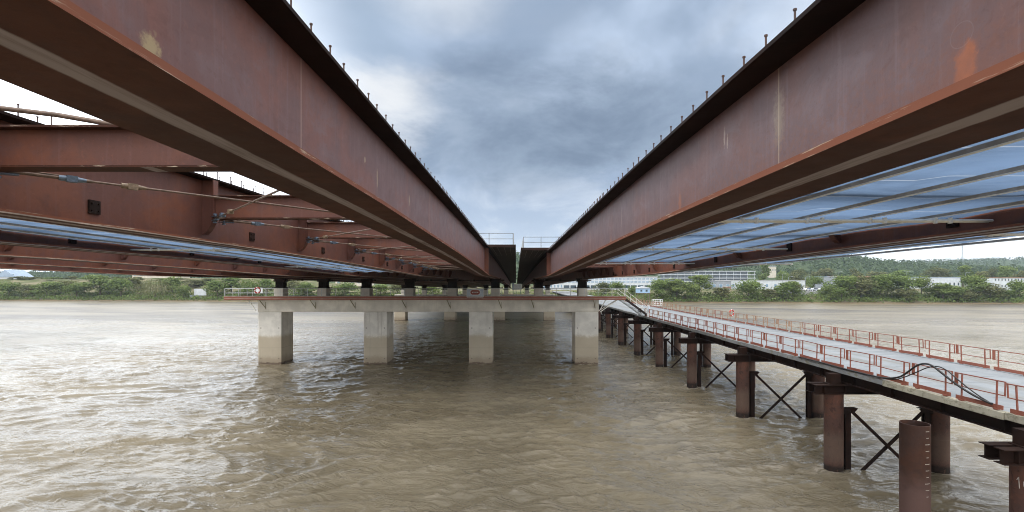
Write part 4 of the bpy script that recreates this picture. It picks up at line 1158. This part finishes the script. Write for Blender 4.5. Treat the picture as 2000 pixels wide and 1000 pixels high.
for u0, u1 in ((-.58, -.52), (-.46, -.36), (-.34, -.2), (-.17, .0), (.06, .2), (.22, .4), (.44, .5), (.54, .58)): b.box(u0, u1, -.030, -.0215, .135, .17)
b.build('caption', M['caption_grey'], sg)

# lifebuoys
def lifebuoy(loc, rz, label):
    bm = bmesh.new()
    n, m = 20, 8
    mb = MB()
    vs, fs = [], []
    for i in range(n):
        a = 2 * math.pi * i / n
        for k in range(m):
            c = 2 * math.pi * k / m
            r = .34 + .085 * math.cos(c)
            vs.append((r * math.cos(a), .085 * math.sin(c), r * math.sin(a)))
    for i in range(n):
        for k in range(m):
            fs.append((i * m + k, i * m + (k + 1) % m, ((i + 1) % n) * m + (k + 1) % m, ((i + 1) % n) * m + k))
    bm.free()
    mb.add(vs, fs, True)
    mb.mi = [1 if (f // m) % 5 == 0 else 0 for f in range(n * m)]
    o = mb.build('lifebuoy', [M['life_red'], M['white_paint']], loc=loc)
    o.rotation_euler = (0, 0, rz)
    return tag(o, label, 'lifebuoy', 'lifebuoys on the railings')
lifebuoy(at(503, 567, ZF - 1.1), 0, 'red lifebuoy hung at the left end of the pier railing')
lifebuoy(at(1429, 611, 62.0), R(28), 'red lifebuoy hung on the outer railing of the trestle')
b = MB(); b.box(-.55, .55, -.02, .02, 0, .75)
o = b.build('notice_board', M['white_paint'], loc=at(505, 573, ZF + 4.2)); tag(o, 'small white notice board behind the lifebuoy on the pier', 'sign')

# white lift machine standing on the farther pier in the gap
lf = empty('boom_lift', (.2, 138.0, CAMZ - 3.42), 'small white boom lift standing far off in the gap between the decks', 'lift')
b = MB(); b.cbox(-.75, 1.3, -.7, .9, 1.25, 2.75, .06); b.build('body', M['white_paint'], lf)
b = MB(); b.cbox(-1.25, -.76, -.6, .7, 1.15, 3.1, .05); b.build('cab', M['board_white'], lf)
for sx in (-1.0, 1.05):
    for sy in (-.5, .7):
        b = MB(); b.box(sx - .08, sx + .08, sy - .08, sy + .08, -.02, 1.26); b.build('leg', M['clevis_blue'], lf)
# ------------------------------------------------------------------ access trestle on steel piles
XE, XO, HD = 17.6, 25.5, -4.75        # inner edge, outer edge, deck height under the eye
ZD = CAMZ + HD
BENTS = [17.3, 27.9, 39.1, 50.4, 61.8, 73.2, 84.6, 96.0, 107.4, 118.8, 130.2, 141.6]
def pile_mesh(r, z0, z1, n=22):
    b = MB()
    zs = [z0, 0.3, 1.9, 1.93, z1]
    rings = [[(r * math.cos(2 * math.pi * k / n), r * math.sin(2 * math.pi * k / n), z) for k in range(n)] for z in zs]
    vs = [v for g in rings for v in g]
    fs = [(i * n + k, i * n + (k + 1) % n, (i + 1) * n + (k + 1) % n, (i + 1) * n + k) for i in range(len(zs) - 1) for k in range(n)]
    b.add(vs, fs, True)
    b.add(rings[-1], [tuple(range(n))])
    # girth weld bead
    b.tube([(0, 0, 1.905), (0, 0, 1.925)], r + .012, n)
    return b
def make_bent(y, label):
    root = empty('pile_bent', (20.15, y, 0), label, 'pile bent', 'pile bents of the access trestle')
    zc = CAMZ - 6.05
    for x in (17.3, 23.05):
        pile_mesh(.47, -3, zc).build('pile', M['rust_pile'], root, loc=(x - 20.15, 0, 0))
    # twin H-beams forming the pile cap
    for i, dy in enumerate((-.28, .28)):
        b = MB(); xa, xb = 16.05 - 20.15, 24.6 - 20.15
        b.box(xa, xb, dy - .2, dy + .2, zc, zc + .03); b.box(xa, xb, dy - .2, dy + .2, zc + .47, zc + .50); b.box(xa + .03, xb - .03, dy - .012, dy + .012, zc + .03, zc + .47)
        for x in np.arange(xa + .5, xb, 1.15): b.box(x - .01, x + .01, dy - .18, dy + .18, zc + .03, zc + .47)
        b.build('cap_beam', M['rust_dark'], root)
    b = MB(); b.box(17.0 - 20.15, 17.54 - 20.15, -.24, .24, zc + .502, CAMZ - 5.0); b.box(16.9 - 20.15, 17.58 - 20.15, -.3, .3, zc + .502, zc + .53); b.build('bearing_stub', M['rust_dark'], root)
    # thin H posts welded next to the piles
    for x in (17.3 + .72, 23.05 - .72):
        b = MB(); b.box(x - .15 - 20.15, x + .15 - 20.15, -.13, -.11, -3, CAMZ - 6.95); b.box(x - .15 - 20.15, x + .15 - 20.15, .11, .13, -3, CAMZ - 6.95); b.box(x - .01 - 20.15, x + .01 - 20.15, -.11, .11, -3, CAMZ - 6.95)
        b.build('post', M['rust_dark'], root)
        b = MB(); s = 1 if x < 20 else -1
        b.prism([(x - 20.15 - s * .28, CAMZ - 6.9), (x - 20.15 + s * .5, CAMZ - 6.9), (x - 20.15 + s * .3, CAMZ - 7.12), (x - 20.15 - s * .28, CAMZ - 7.2)], 'y', -.16, -.14)
        b.box(x - 20.15 - .4, x - 20.15 + .5, -.16, .16, CAMZ - 6.9, CAMZ - 6.87)
        b.build('gusset', M['rust_dark'], root)
    for k, (xa, xb) in enumerate(((17.3 + .85, 23.05 - .7), (23.05 - .85, 17.3 + .7))):
        b = MB(); b.bar((xa - 20.15, -.17 + .1 * k, CAMZ - 7.0), (xb - 20.15, -.17 + .1 * k, -.6), .09, .15); b.build('brace', M['rust_dark'], root)
    return root
first = None
for i, y in enumerate(BENTS):
    lab = f"{ordinal(i)} pile bent of the trestle from the near end, rusty piles with crossed braces"
    if first is None: first = bent = make_bent(y, lab)
    else:
        bent = copy_tree(first); bent.location = (20.15, y, 0); tag(bent, lab)

# chalked number on the nearest inner pile
b = MB(); rr = .478
def on_pile(a, z): return (17.3 + rr * math.sin(a), 17.3 - rr * math.cos(a), z)
zc = CAMZ - 6.72
A0 = -R(44) - .62
strokes = [[(A0 + .0, zc + .06), (A0 + .11, zc + .17), (A0 + .16, zc - .20)],
           [(A0 + .55 + .17 * math.cos(t), zc - .02 + .17 * math.sin(t)) for t in np.linspace(1.2, 1.2 + 6.1, 16)]]
for st in strokes: b.tube([on_pile(a, z) for a, z in st], .013, 5)
ch = b.build('chalk_number', M['chalk'])
ch.parent = [o for o in first.children if o.name.startswith('pile')][0]
ch.matrix_parent_inverse = Matrix.Translation((-17.3, -17.3, 0))

# deck: running plates, edge kerb segments, longitudinal girders
tr = empty('access_trestle', (21.55, 60, ZD), 'long pale access trestle deck on dark girders right of the pier', 'trestle')
def TL(b, n, m): return b.build(n, M[m], tr, loc=(-21.55, -60, -ZD))
Y0, Y1 = 9.0, 252.0
b = MB(); b.box(XE + .30, XO - .05, Y0, Y1, ZD - .22, ZD); TL(b, 'deck_plate', 'deck_plates')
yk = Y0; k = 0
while yk < 128:
    L = (5.6, 3.9, 6.1, 4.7, 5.2)[k % 5]
    b = MB(); dz = (.0, .012, -.015, .008)[k % 4]
    b.cbox(XE + (.0, .03, -.02)[k % 3], XE + .296, yk, yk + L - .02, ZD - .24 + dz, ZD + .03 + dz, .012)
    TL(b, 'edge_kerb', 'concrete_edge' if yk < 24.5 else 'kerb_steel')
    yk += L; k += 1
b = MB(); b.box(XE + .02, XE + .296, yk, Y1, ZD - .24, ZD + .03); TL(b, 'edge_kerb', 'deck_plates')
b = MB(); b.box(XO - .046, XO + .22, Y0, Y1, ZD - .24, ZD + .04); TL(b, 'edge_kerb', 'deck_plates')
for x in (XE + .42, 20.2, 22.9, XO - .45):
    b = MB(); b.box(x - .21, x + .21, Y0 + .2, Y1, CAMZ - 5.53, CAMZ - 5.49); b.box(x - .21, x + .21, Y0 + .2, Y1, ZD - .264, ZD - .224); b.box(x - .012, x + .012, Y0 + .2, Y1, CAMZ - 5.49, ZD - .264)
    for y in np.arange(Y0 + 1.2, 130, 2.83): b.box(x - .19, x - .012, y - .01, y + .01, CAMZ - 5.49, ZD - .264)
    TL(b, 'girder', 'rust_dark')

# removable rail panels along both edges
def make_panel(mat, twin):
    root = empty('rail_panel', (0, 0, 0), None, 'rail panel', 'red rail panels along the trestle')
    L = 2.16; t = .022
    b = MB()
    b.bar((0, -L / 2, 1.06), (0, L / 2, 1.06), .038, .038); b.bar((0, -L / 2, .56), (0, L / 2, .56), .034, .034)
    for y in (-L / 2 + t, L / 2 - t): b.bar((0, y, .58), (0, y, 1.04), .038, .038, up=(0, 1, 0))
    b.build('rail_frame', M[mat], root)
    for y in (-.74, .74):
        b = MB(); b.bar((0, y, 0), (0, y, 1.036), .045, .045, up=(0, 1, 0)); b.box(-.07, .07, y - .07, y + .07, 0, .05); b.build('post', M[mat], root)
    b = MB(); b.box(-.015, .015, -1.0, 1.0, .03, .19); b.build('toe_board', M['rail_red'], root)
    if twin:
        b = MB(); b.box(-.012, .012, L / 2 - .16, L / 2 - .045, .58, 1.035); b.build('end_plate', M[mat], root)
    return root
pan = {}
r2 = random.Random(3)
def rail_line(x, ya, yb, side, tan_from):
    n = int((yb - ya) / 2.27)
    for i in range(n):
        y = ya + (i + .5) * 2.27
        mat = 'rail_tan' if y > tan_from and r2.random() < .85 else 'rail_red'
        key = (mat, i % 3 != 1)
        if key not in pan: o = pan[key] = make_panel(*key)
        else: o = copy_tree(pan[key])
        o.location = (x + r2.uniform(-.03, .03), y, ZD + .03)
        o.rotation_euler = (R(r2.uniform(-1.2, 1.2)), R(r2.uniform(-2.2, 2.2)), R(r2.uniform(-.8, .8)))
        tag(o, f"{'tan' if mat == 'rail_tan' else 'red'} rail panel on the {side} edge of the trestle, {ordinal(i)} from the viewer", group='rail panels along the trestle')
rail_line(XE + .13, 13.95, 71.0, 'bridge-side', 60)
rail_line(XO + .06, 20.7, 125, 'outer', 46)

# black hoses looping over the rail
def spline(pts, n=8):
    P = [Vector(p) for p in pts]; P = [P[0] * 2 - P[1]] + P + [P[-1] * 2 - P[-2]]
    out = []
    for i in range(1, len(P) - 2):
        for k in range(n):
            t = k / n; a, b_, c, d = P[i - 1:i + 3]
            out.append(.5 * ((2 * b_) + (c - a) * t + (2 * a - 5 * b_ + 4 * c - d) * t * t + (3 * b_ - a - 3 * c + d) * t ** 3))
    out.append(P[-2]); return out
def hose(pix, x, r, label):
    b = MB(); pts = []
    for px, py in pix:
        Y = x / (px - 1008) * 1000; pts.append(at(px, py, Y))
    b.tube(spline(pts), r, 8)
    tag(b.build('hose', M['black_rubber']), label, 'hose', 'black hoses on the trestle rail')
hose([(1560, 697), (1600, 707), (1640, 718), (1700, 733), (1730, 738.5), (1757, 736), (1775, 725), (1790, 714.5), (1805, 710.5), (1820, 714), (1840, 729), (1870, 752), (1900, 771), (1930, 786), (1938, 788.5)], XE - .02, .042, 'thick black hose arching over the near trestle rail')
hose([(1600, 708), (1660, 723), (1715, 736.5), (1745, 741), (1765, 737), (1790, 727), (1812, 718), (1832, 716), (1850, 724), (1868, 739), (1890, 757), (1912, 773), (1936, 788)], XE + .02, .024, 'thinner black hose arching beside the thick one')

# foreground casing pipe with a depth scale
cp = empty('casing_pipe', (14.72, 18.9, 0), 'rusty open-topped casing pipe with white depth ticks in front of the trestle', 'pipe')
n = 40; rO, rI, zt = .47, .445, CAMZ - 5.22
b = MB()
ring = lambda r, z: [(r * math.cos(2 * math.pi * k / n), r * math.sin(2 * math.pi * k / n), z) for k in range(n)]
vs = ring(rO, -3) + ring(rO, zt) + ring(rI, zt) + ring(rI, -3)
b.add(vs, [(i * n + k, i * n + (k + 1) % n, (i + 1) * n + (k + 1) % n, (i + 1) * n + k) for i in (0, 2) for k in range(n)], True)
b.add(vs, [(n + k, n + (k + 1) % n, 2 * n + (k + 1) % n, 2 * n + k) for k in range(n)])
b.build('casing', M['rust_casing'], cp)
b = MB()
va = math.atan2(14.72, 18.9)
for i in range(11):
    z = zt - .20 - .235 * i; wid = (.34, .22, .44)[i % 3] if i else .34
    c = -va + .88
    for s in range(6):
        a0 = c - wid / 2 + wid * s / 6; a1 = c - wid / 2 + wid * (s + 1) / 6; q = rO + .003
        f = lambda a, z: (q * math.sin(a), -q * math.cos(a), z)
        b.add([f(a0, z), f(a1, z), f(a1, z + .022), f(a0, z + .022)], [(0, 1, 2, 3)])
b.build('depth_scale', M['chalk'], cp)

# stair from the pier walkway down to the trestle
st = empty('steel_stair', (14, ZF + 1.8, CAMZ - 2.1), 'steel stair sloping from the pier walkway down to the trestle', 'stair')
pA, pB = Vector((13.6, ZF - .2, CAMZ - 2.1)), Vector((18.1, 70.4, ZD + .1))
off = -Vector(st.location)
for i, s in enumerate((0, 1.0)):
    q = Vector((-.35, .28, 0)) * s * 2
    b = MB(); b.bar(pA + q + off, pB + q + off, .08, .28); b.build('stringer', M['rust_dark'] if s == 0 else M['galv'], st)
    b = MB(); b.tube([pA + q + off + Vector((0, 0, 1.1)), pB + q + off + Vector((0, 0, 1.1))], .03, 6); b.tube([pA + q + off + Vector((0, 0, .6)), pB + q + off + Vector((0, 0, .6))], .025, 6); b.build('handrail', M['galv_pale'], st)
    for k in range(5):
        f = pA + (pB - pA) * (k / 4) + q + off
        b = MB(); b.tube([f, f + Vector((0, 0, 1.1))], .025, 6); b.build('post', M['galv_pale'], st)
for k in range(13):
    f = pA + (pB - pA) * ((k + .5) / 13) + off + Vector((-.35, .28, 0))
    b = MB(); b.box(f.x - .38, f.x + .38, f.y - .32, f.y + .32, f.z - .02, f.z + .02); b.build('tread', M['galv'], st)
# gate post panel, black screen and white cage on the trestle
p = at(1266, 613, 68.5)
gp = empty('gate_cabinet', (p.x, p.y, ZD), 'narrow white cabinet standing on the trestle at the stair foot', 'cabinet')
b = MB(); b.cbox(-.14, .16, -.16, .16, 0, 1.55, .02); b.build('body', M['white_paint'], gp)
b = MB(); b.box(-.10, .12, -.168, -.161, .75, 1.45); b.build('door', M['board_white'], gp)
p = at(1249, 607, 72.0)
bs = empty('screen_panel', (p.x, p.y, ZD), 'dark screen panel in a white frame at the stair foot', 'panel')
b = MB(); b.box(-.28, .28, -.02, .02, .25, .98); b.build('screen', M['bearing_black'], bs)
b = MB(); b.box(-.36, -.29, -.03, .03, 0, 1.1); b.box(.29, .36, -.03, .03, 0, 1.1); b.box(-.29, .29, -.03, .03, .99, 1.1); b.build('frame', M['white_paint'], bs)
p = at(1283.5, 597, 100.0)
cg = empty('bottle_cage', (p.x, p.y, ZD), 'white wire cage standing on the trestle deck near its outer rail', 'cage')
w, d, h = .84, .6, 1.32
b = MB()
for sx in (-w, w):
    for sy in (-d, d): b.bar((sx, sy, 0), (sx, sy, h), .09, .09, up=(0, 1, 0))
for z in (.06, .5, .92, h - .05):
    for sy in (-d, d): b.bar((-w, sy, z), (w, sy, z), .05, .07)
    for sx in (-w, w): b.bar((sx, -d, z), (sx, d, z), .05, .07)
b.build('frame', M['white_paint'], cg)
b = MB()
for sx in np.linspace(-w + .28, w - .28, 4):
    b.bar((sx, -d, .06), (sx, -d, h - .05), .035, .035, up=(0, 1, 0)); b.bar((sx, d, .06), (sx, d, h - .05), .035, .035, up=(0, 1, 0))
b.build('bars', M['white_paint'], cg)
# ------------------------------------------------------------------ far bank: buildings, cars, lamps, mast
def block(name, px0, px1, ptop, Y, depth, label, wall='wall_white', roof='roof_grey', zb=None, cat='building', rows=(), pane='glass_blue', roof_h=.35, group='riverside buildings'):
    """building whose front spans px0..px1 and rises to ptop on the photo, standing Y metres off; rows: (z0, z1, n, gap)"""
    x0, x1 = (px0 - 1008) / 1000 * Y, (px1 - 1008) / 1000 * Y
    zt = CAMZ + (550 - ptop) / 1000 * Y
    g = ground_z((x0 + x1) / 2, Y) - .5
    cx = (x0 + x1) / 2; w = (x1 - x0) / 2
    root = empty(name, (cx, Y, g), label, cat, group)
    b = MB(); b.box(-w, w, 0, depth, 0, zt - g); b.build('wall', M[wall], root)
    b = MB(); b.box(-w - .3, w + .3, -.3, depth + .3, zt - g + .002, zt - g + roof_h); b.build('roof', M[roof], root)
    for (a, c, n, fill, *pn) in rows:
        for k in range(n):
            u0 = -w + 2 * w * (k + .5 - fill / 2) / n; u1 = -w + 2 * w * (k + .5 + fill / 2) / n
            f = MB(); f.box(u0, u1, -.06, .2, a, c); fo = f.build('window', M['white_paint'], root)
            q = MB(); q.box(u0 + .08, u1 - .08, -.075, -.062, a + .08, c - .08); q.build('pane', M[pn[0] if pn else pane], fo)
    return root, g, zt, w
# long glazed shed
r_, g, zt, w = block('factory_building', 1100, 1284, 541, 330, 30, 'long white factory with two bands of bluish glazing behind the trestle', rows=((5.0, 6.5, 24, .86, 'glass_pale'), (7.0, 8.3, 24, .86, 'glass_pale'), (1.6, 3.6, 14, .88, 'glass_dark')), zb=None)
# low concrete block with open storeys
Y = 430
x0, x1 = (1296 - 1008) / 1000 * Y, (1476 - 1008) / 1000 * Y
g = ground_z((x0 + x1) / 2, Y) - .5
oo = empty('office_block', ((x0 + x1) / 2, Y, g), 'pale office block with four long open concrete storeys', 'building', 'riverside buildings')
w = (x1 - x0) / 2
for py in (529, 536, 542.5, 549):
    z = CAMZ + (550 - py) / 1000 * Y - g
    b = MB(); b.box(-w, w, 0, 18, z - .55, z); b.build('floor_slab', M['wall_white'], oo)
zz = CAMZ + (550 - 529) / 1000 * Y - g
b = MB(); b.box(-w + 2, w - 6, 1.6, 16, 0, zz - .56); b.build('glazed_wall', M['recess_dark'], oo)
for k in range(14):
    x = -w + .6 + (2 * w - 1.2) * k / 13
    b = MB(); b.box(x - .13, x + .13, .8, 1.1, 0, zz - .56); b.build('column', M['wall_white'], oo)
block('warehouse', 1424, 1572, 548, 345, 24, 'long white warehouse with a few blue windows behind the bank trees', rows=((2.0, 4.0, 9, .3),))
block('workshop', 1388, 1428, 549, 340, 14, 'small grey workshop beside the long white warehouse', wall='wall_grey', rows=((2.0, 4.0, 3, .5),))
block('grey_shed', 1606, 1640, 541, 360, 16, 'dark blue-grey shed among the bank trees', wall='wall_grey', roof='roof_blue', rows=((2, 4, 3, .4),))
block('tiled_house', 1640, 1700, 543, 380, 14, 'low house with a brown tiled roof behind the bank trees', wall='wall_beige', roof='roof_tile', roof_h=1.5, rows=((2, 4, 5, .4),))
block('white_hall', 1776, 1876, 542, 345, 20, 'white hall with a bluish roof behind the right bank trees', roof='roof_blue', rows=((3.0, 5.0, 12, .4),), pane='glass_dark')
block('white_apartments', 1941, 2024, 543, 320, 16, 'white flat-roofed apartments with rows of dark windows at the right edge', rows=((6.2, 7.7, 13, .42), (2.2, 3.8, 13, .42)), pane='glass_dark', roof='roof_tile')
block('tower_block', 1503, 1516, 521, 560, 10, 'narrow beige tower block rising beside a tall dark tree', wall='wall_beige', rows=((8, 10, 3, .4), (12, 14, 3, .4), (16, 18, 3, .4)), pane='glass_dark')
block('brick_annex', 1418, 1428, 560, 300, 5, 'small reddish hut at the end of the white warehouse', wall='roof_tile', rows=((1.2, 2.2, 1, .4),))
block('hill_house', 1678, 1686, 515.5, 980, 12, 'tiny pale house on the wooded hillside, left of the mast', wall='wall_beige', roof='roof_tile', roof_h=1.2, cat='house', group='houses on the far hills', rows=((2, 4, 3, .5),))
block('hill_house', 1744, 1762, 516.5, 1250, 16, 'tiny white long house in the saddle of the far hills', roof='roof_grey', cat='house', group='houses on the far hills', rows=((2, 4, 6, .5),))
# left bank
r_, g, zt, w = block('gable_house', -8, 30, 541, 330, 12, 'house with a steep blue-grey gable roof at the left edge', wall='wall_white', roof='wall_white', roof_h=.1, rows=((2, 4, 4, .4),), cat='house', group='left bank houses')
b = MB(); b.prism([(-w - .5, zt - g + .12), (w + .5, zt - g + .12), (0, zt - g + 4.6)], 'y', -.5, 12.5); b.build('gable_roof', M['roof_blue'], r_)
block('long_shed', 258, 345, 537, 345, 14, 'pale long shed just under the girder behind the bank trees', wall='wall_beige', roof='wall_white', cat='building', group='left bank houses', rows=((2, 4, 8, .4),))
block('quay_building', 655, 720, 545, 360, 14, 'beige building seen between two bearings', wall='wall_beige', roof='roof_tile', group='left bank houses', rows=((2, 4, 5, .4),))
block('pale_building', 1060, 1100, 553, 330, 14, 'pale blue building seen under the right girders beside the factory', wall='wall_white', roof='roof_blue', group='left bank houses', rows=((2, 4, 6, .5),))

# river navigation board
Y = 277
p = at(391, 578, Y)
nb = empty('navigation_board', (p.x, Y, ground_z(p.x, Y)), 'white river navigation board above the left waterline', 'sign')
gz = nb.location.z
b = MB(); b.box(-3.3, 3.3, -.1, .1, at(0, 577, Y).z - gz, at(0, 564, Y).z - gz); b.build('board', M['wall_white'], nb)
for s in (-2.4, 2.4):
    b = MB(); b.box(s - .12, s + .12, .102, .35, -.5, at(0, 565, Y).z - gz); b.build('post', M['mast_grey'], nb)
b = MB(); b.box(-5.4, -3.8, -.6, .6, -1.5, 1.6); b.build('step_block', M['wall_grey'], nb)
b = MB()
for k in range(9):
    a0 = math.pi * k / 8
    b.tube([(1.9 * math.cos(a0) - .3, -.4, -1 + 1.7 * math.sin(a0)), (1.9 * math.cos(a0 + .39) - .3, -.4, -1 + 1.7 * math.sin(a0 + .39))], .16, 6)
b.build('culvert_ring', M['wall_grey'], nb)

# blue fishing hut on stilts
Y = 238
p = at(1255.5, 572, Y)
fh = empty('fishing_hut', (p.x, Y, 0), 'pale blue fishing hut on stilts above the right waterline', 'hut')
z0 = p.z; z1 = at(0, 563, Y).z
b = MB(); b.box(-2.9, 2.9, -1.6, 1.8, z0, z1); b.build('wall', M['cabin_blue'], fh)
b = MB(); b.prism([(-3.3, z1 + .002), (3.3, z1 + .002), (3.3, z1 + .12), (0, z1 + .85), (-3.3, z1 + .12)], 'y', -2.0, 2.2); b.build('roof', M['wall_white'], fh)
for u in (-1.5, .9):
    b = MB(); b.box(u, u + .9, -1.65, -1.61, z0 + .6, z0 + 1.5); b.build('window', M['glass_dark'], fh)
b = MB(); b.box(-3.4, 3.4, -2.2, 2.0, z0 - .22, z0 - .004); b.build('platform', M['timber'], fh)
for sx in (-2.7, 0, 2.7):
    for sy in (-1.8, 1.6):
        b = MB(); b.box(sx - .12, sx + .12, sy - .12, sy + .12, -2, z0 - .224); b.build('stilt', M['timber'], fh)

# parked cars on the riverside car park
def make_car():
    root = empty('parked_car', (0, 0, 0), None, 'car', 'cars parked by the white warehouse')
    b = MB(); b.prism([(-2.1, .35), (2.1, .35), (2.15, .75), (1.3, .9), (.7, 1.42), (-1.1, 1.45), (-1.9, .95), (-2.15, .8)], 'y', -.85, .85); b.build('body', M['car_white'], root)
    b = MB(); b.prism([(.62, 1.36), (1.12, .93), (-1.6, .97), (-1.05, 1.38)], 'y', -.86, -.852); b.build('window', M['glass_dark'], root)
    for sx in (-1.35, 1.35):
        for sy in (-.87, .62):
            b = MB(); b.tube([(sx, sy, .33), (sx, sy + .25, .33)], .33, 12); b.build('wheel', M['black_rubber'], root)
    return root
cc = ['white', 'silver', 'white', 'blue', 'silver', 'black', 'white', 'red', 'silver', 'white']
car0 = make_car(); done = {}
for i, c in enumerate(cc):
    Y = 268 + (i % 2) * 6
    x = (1560 + i * 7.6 - 1008) / 1000 * Y
    o = car0 if i == 0 else copy_tree(car0)
    for ch in o.children:
        if ch.name.startswith('body'):
            if c not in done:
                done[c] = ch.data.copy() if i else ch.data; done[c].materials[0] = M['car_' + c]
            ch.data = done[c]
    o.location = (x, Y, 5.6); o.rotation_euler = (0, 0, R(8 + 14 * (i % 3)))
    tag(o, f"{c} car parked on the riverside car park, {ordinal(i)} in the row from the left")
b = MB(); b.box(-14, 16, -7, 12, -3, 0)
o = b.build('car_park', M['roof_grey'], loc=((1594 - 1008) / 1000 * 270, 270, 5.58)); tag(o, kind='structure')

# lamp posts
for i, (px, pt, Y) in enumerate(((1528, 536, 330), (1573, 542, 290), (1637, 532, 320), (1770, 531, 330), (1886, 533, 300), (1540, 541, 300))):
    p = at(px, pt, Y); g = ground_z(p.x, Y)
    lp = empty('street_lamp', (p.x, Y, g), f"thin street lamp on the right bank, {ordinal(i)} listed by the white buildings", 'street lamp', 'street lamps on the right bank')
    b = MB(); b.tube([(0, 0, -.3), (0, 0, p.z - g)], .11, 6, radii=[.15, .09]); b.build('pole', M['mast_grey'], lp)
    b = MB(); b.tube([(0, 0, p.z - g), (.8, 0, p.z - g + .35), (2.0, 0, p.z - g + .4)], .07, 6); b.build('arm', M['mast_grey'], lp)
    b = MB(); b.box(1.7, 2.6, -.18, .18, p.z - g + .30, p.z - g + .46); b.build('lamp_head', M['wall_white'], lp)
LAMPS = ['beside the beige tower block', 'in front of the car park', 'left of the tallest bank tree', 'beside the brown tiled roof', 'in front of the tall dark tree', 'over the white warehouse end']
for o, t in zip([o for o in COL.objects if o.name.startswith('street_lamp')], LAMPS): o['label'] = 'thin grey street lamp ' + t

# lattice radio mast on the far ridge
Y = 1480
p = at(1880, 466, Y); g = ground_z(p.x, Y); H = p.z - g
ms = empty('radio_mast', (p.x, Y, g), 'slender lattice radio mast on the far wooded ridge', 'radio mast')
for k in range(3):
    a = 2 * math.pi * k / 3
    b = MB(); b.tube([(2.0 * math.cos(a), 2.0 * math.sin(a), -1), (.8 * math.cos(a), .8 * math.sin(a), H)], .35, 5); b.build('leg', M['mast_grey'], ms)
b = MB()
nz = 22
for i in range(nz):
    za, zb_ = H * i / nz, H * (i + 1) / nz
    ra, rb = 2.0 - 1.2 * i / nz, 2.0 - 1.2 * (i + 1) / nz
    for k in range(3):
        a, c = 2 * math.pi * k / 3, 2 * math.pi * (k + 1) / 3
        b.tube([(ra * math.cos(a), ra * math.sin(a), za), (rb * math.cos(c), rb * math.sin(c), zb_)], .16, 4)
b.build('lattice', M['mast_grey'], ms)
for z, r in ((H * .45, 1.4), (H * .62, 1.6), (H * .78, 1.5), (H * .93, 1.2)):
    b = MB()
    for k in range(3):
        a = 2 * math.pi * k / 3 + .5
        b.tube([(r * 1.3 * math.cos(a), r * 1.3 * math.sin(a), z - 1.5), (r * 1.3 * math.cos(a), r * 1.3 * math.sin(a), z + 1.5)], .6, 8)
    b.build('antenna', M['wall_white'], ms)

# ------------------------------------------------------------------ river haze
HAZE_ON = True
if HAZE_ON:
    b = MB(); b.box(-5200, 5200, -420, 8200, -6, 160)
    hz = b.build('haze', [])
    hm = bpy.data.materials.new('haze_air'); hm.use_nodes = True
    ht = hm.node_tree; ht.nodes.clear()
    pv = N(ht, 'ShaderNodeVolumePrincipled', ins={'Color': (0.72, 0.85, 1.0, 1), 'Density': 0.00013, 'Anisotropy': 0.2})
    ho = N(ht, 'ShaderNodeOutputMaterial'); ht.links.new(pv.outputs[0], ho.inputs['Volume'])
    hz.data.materials.append(hm)
    tag(hz, kind='stuff')
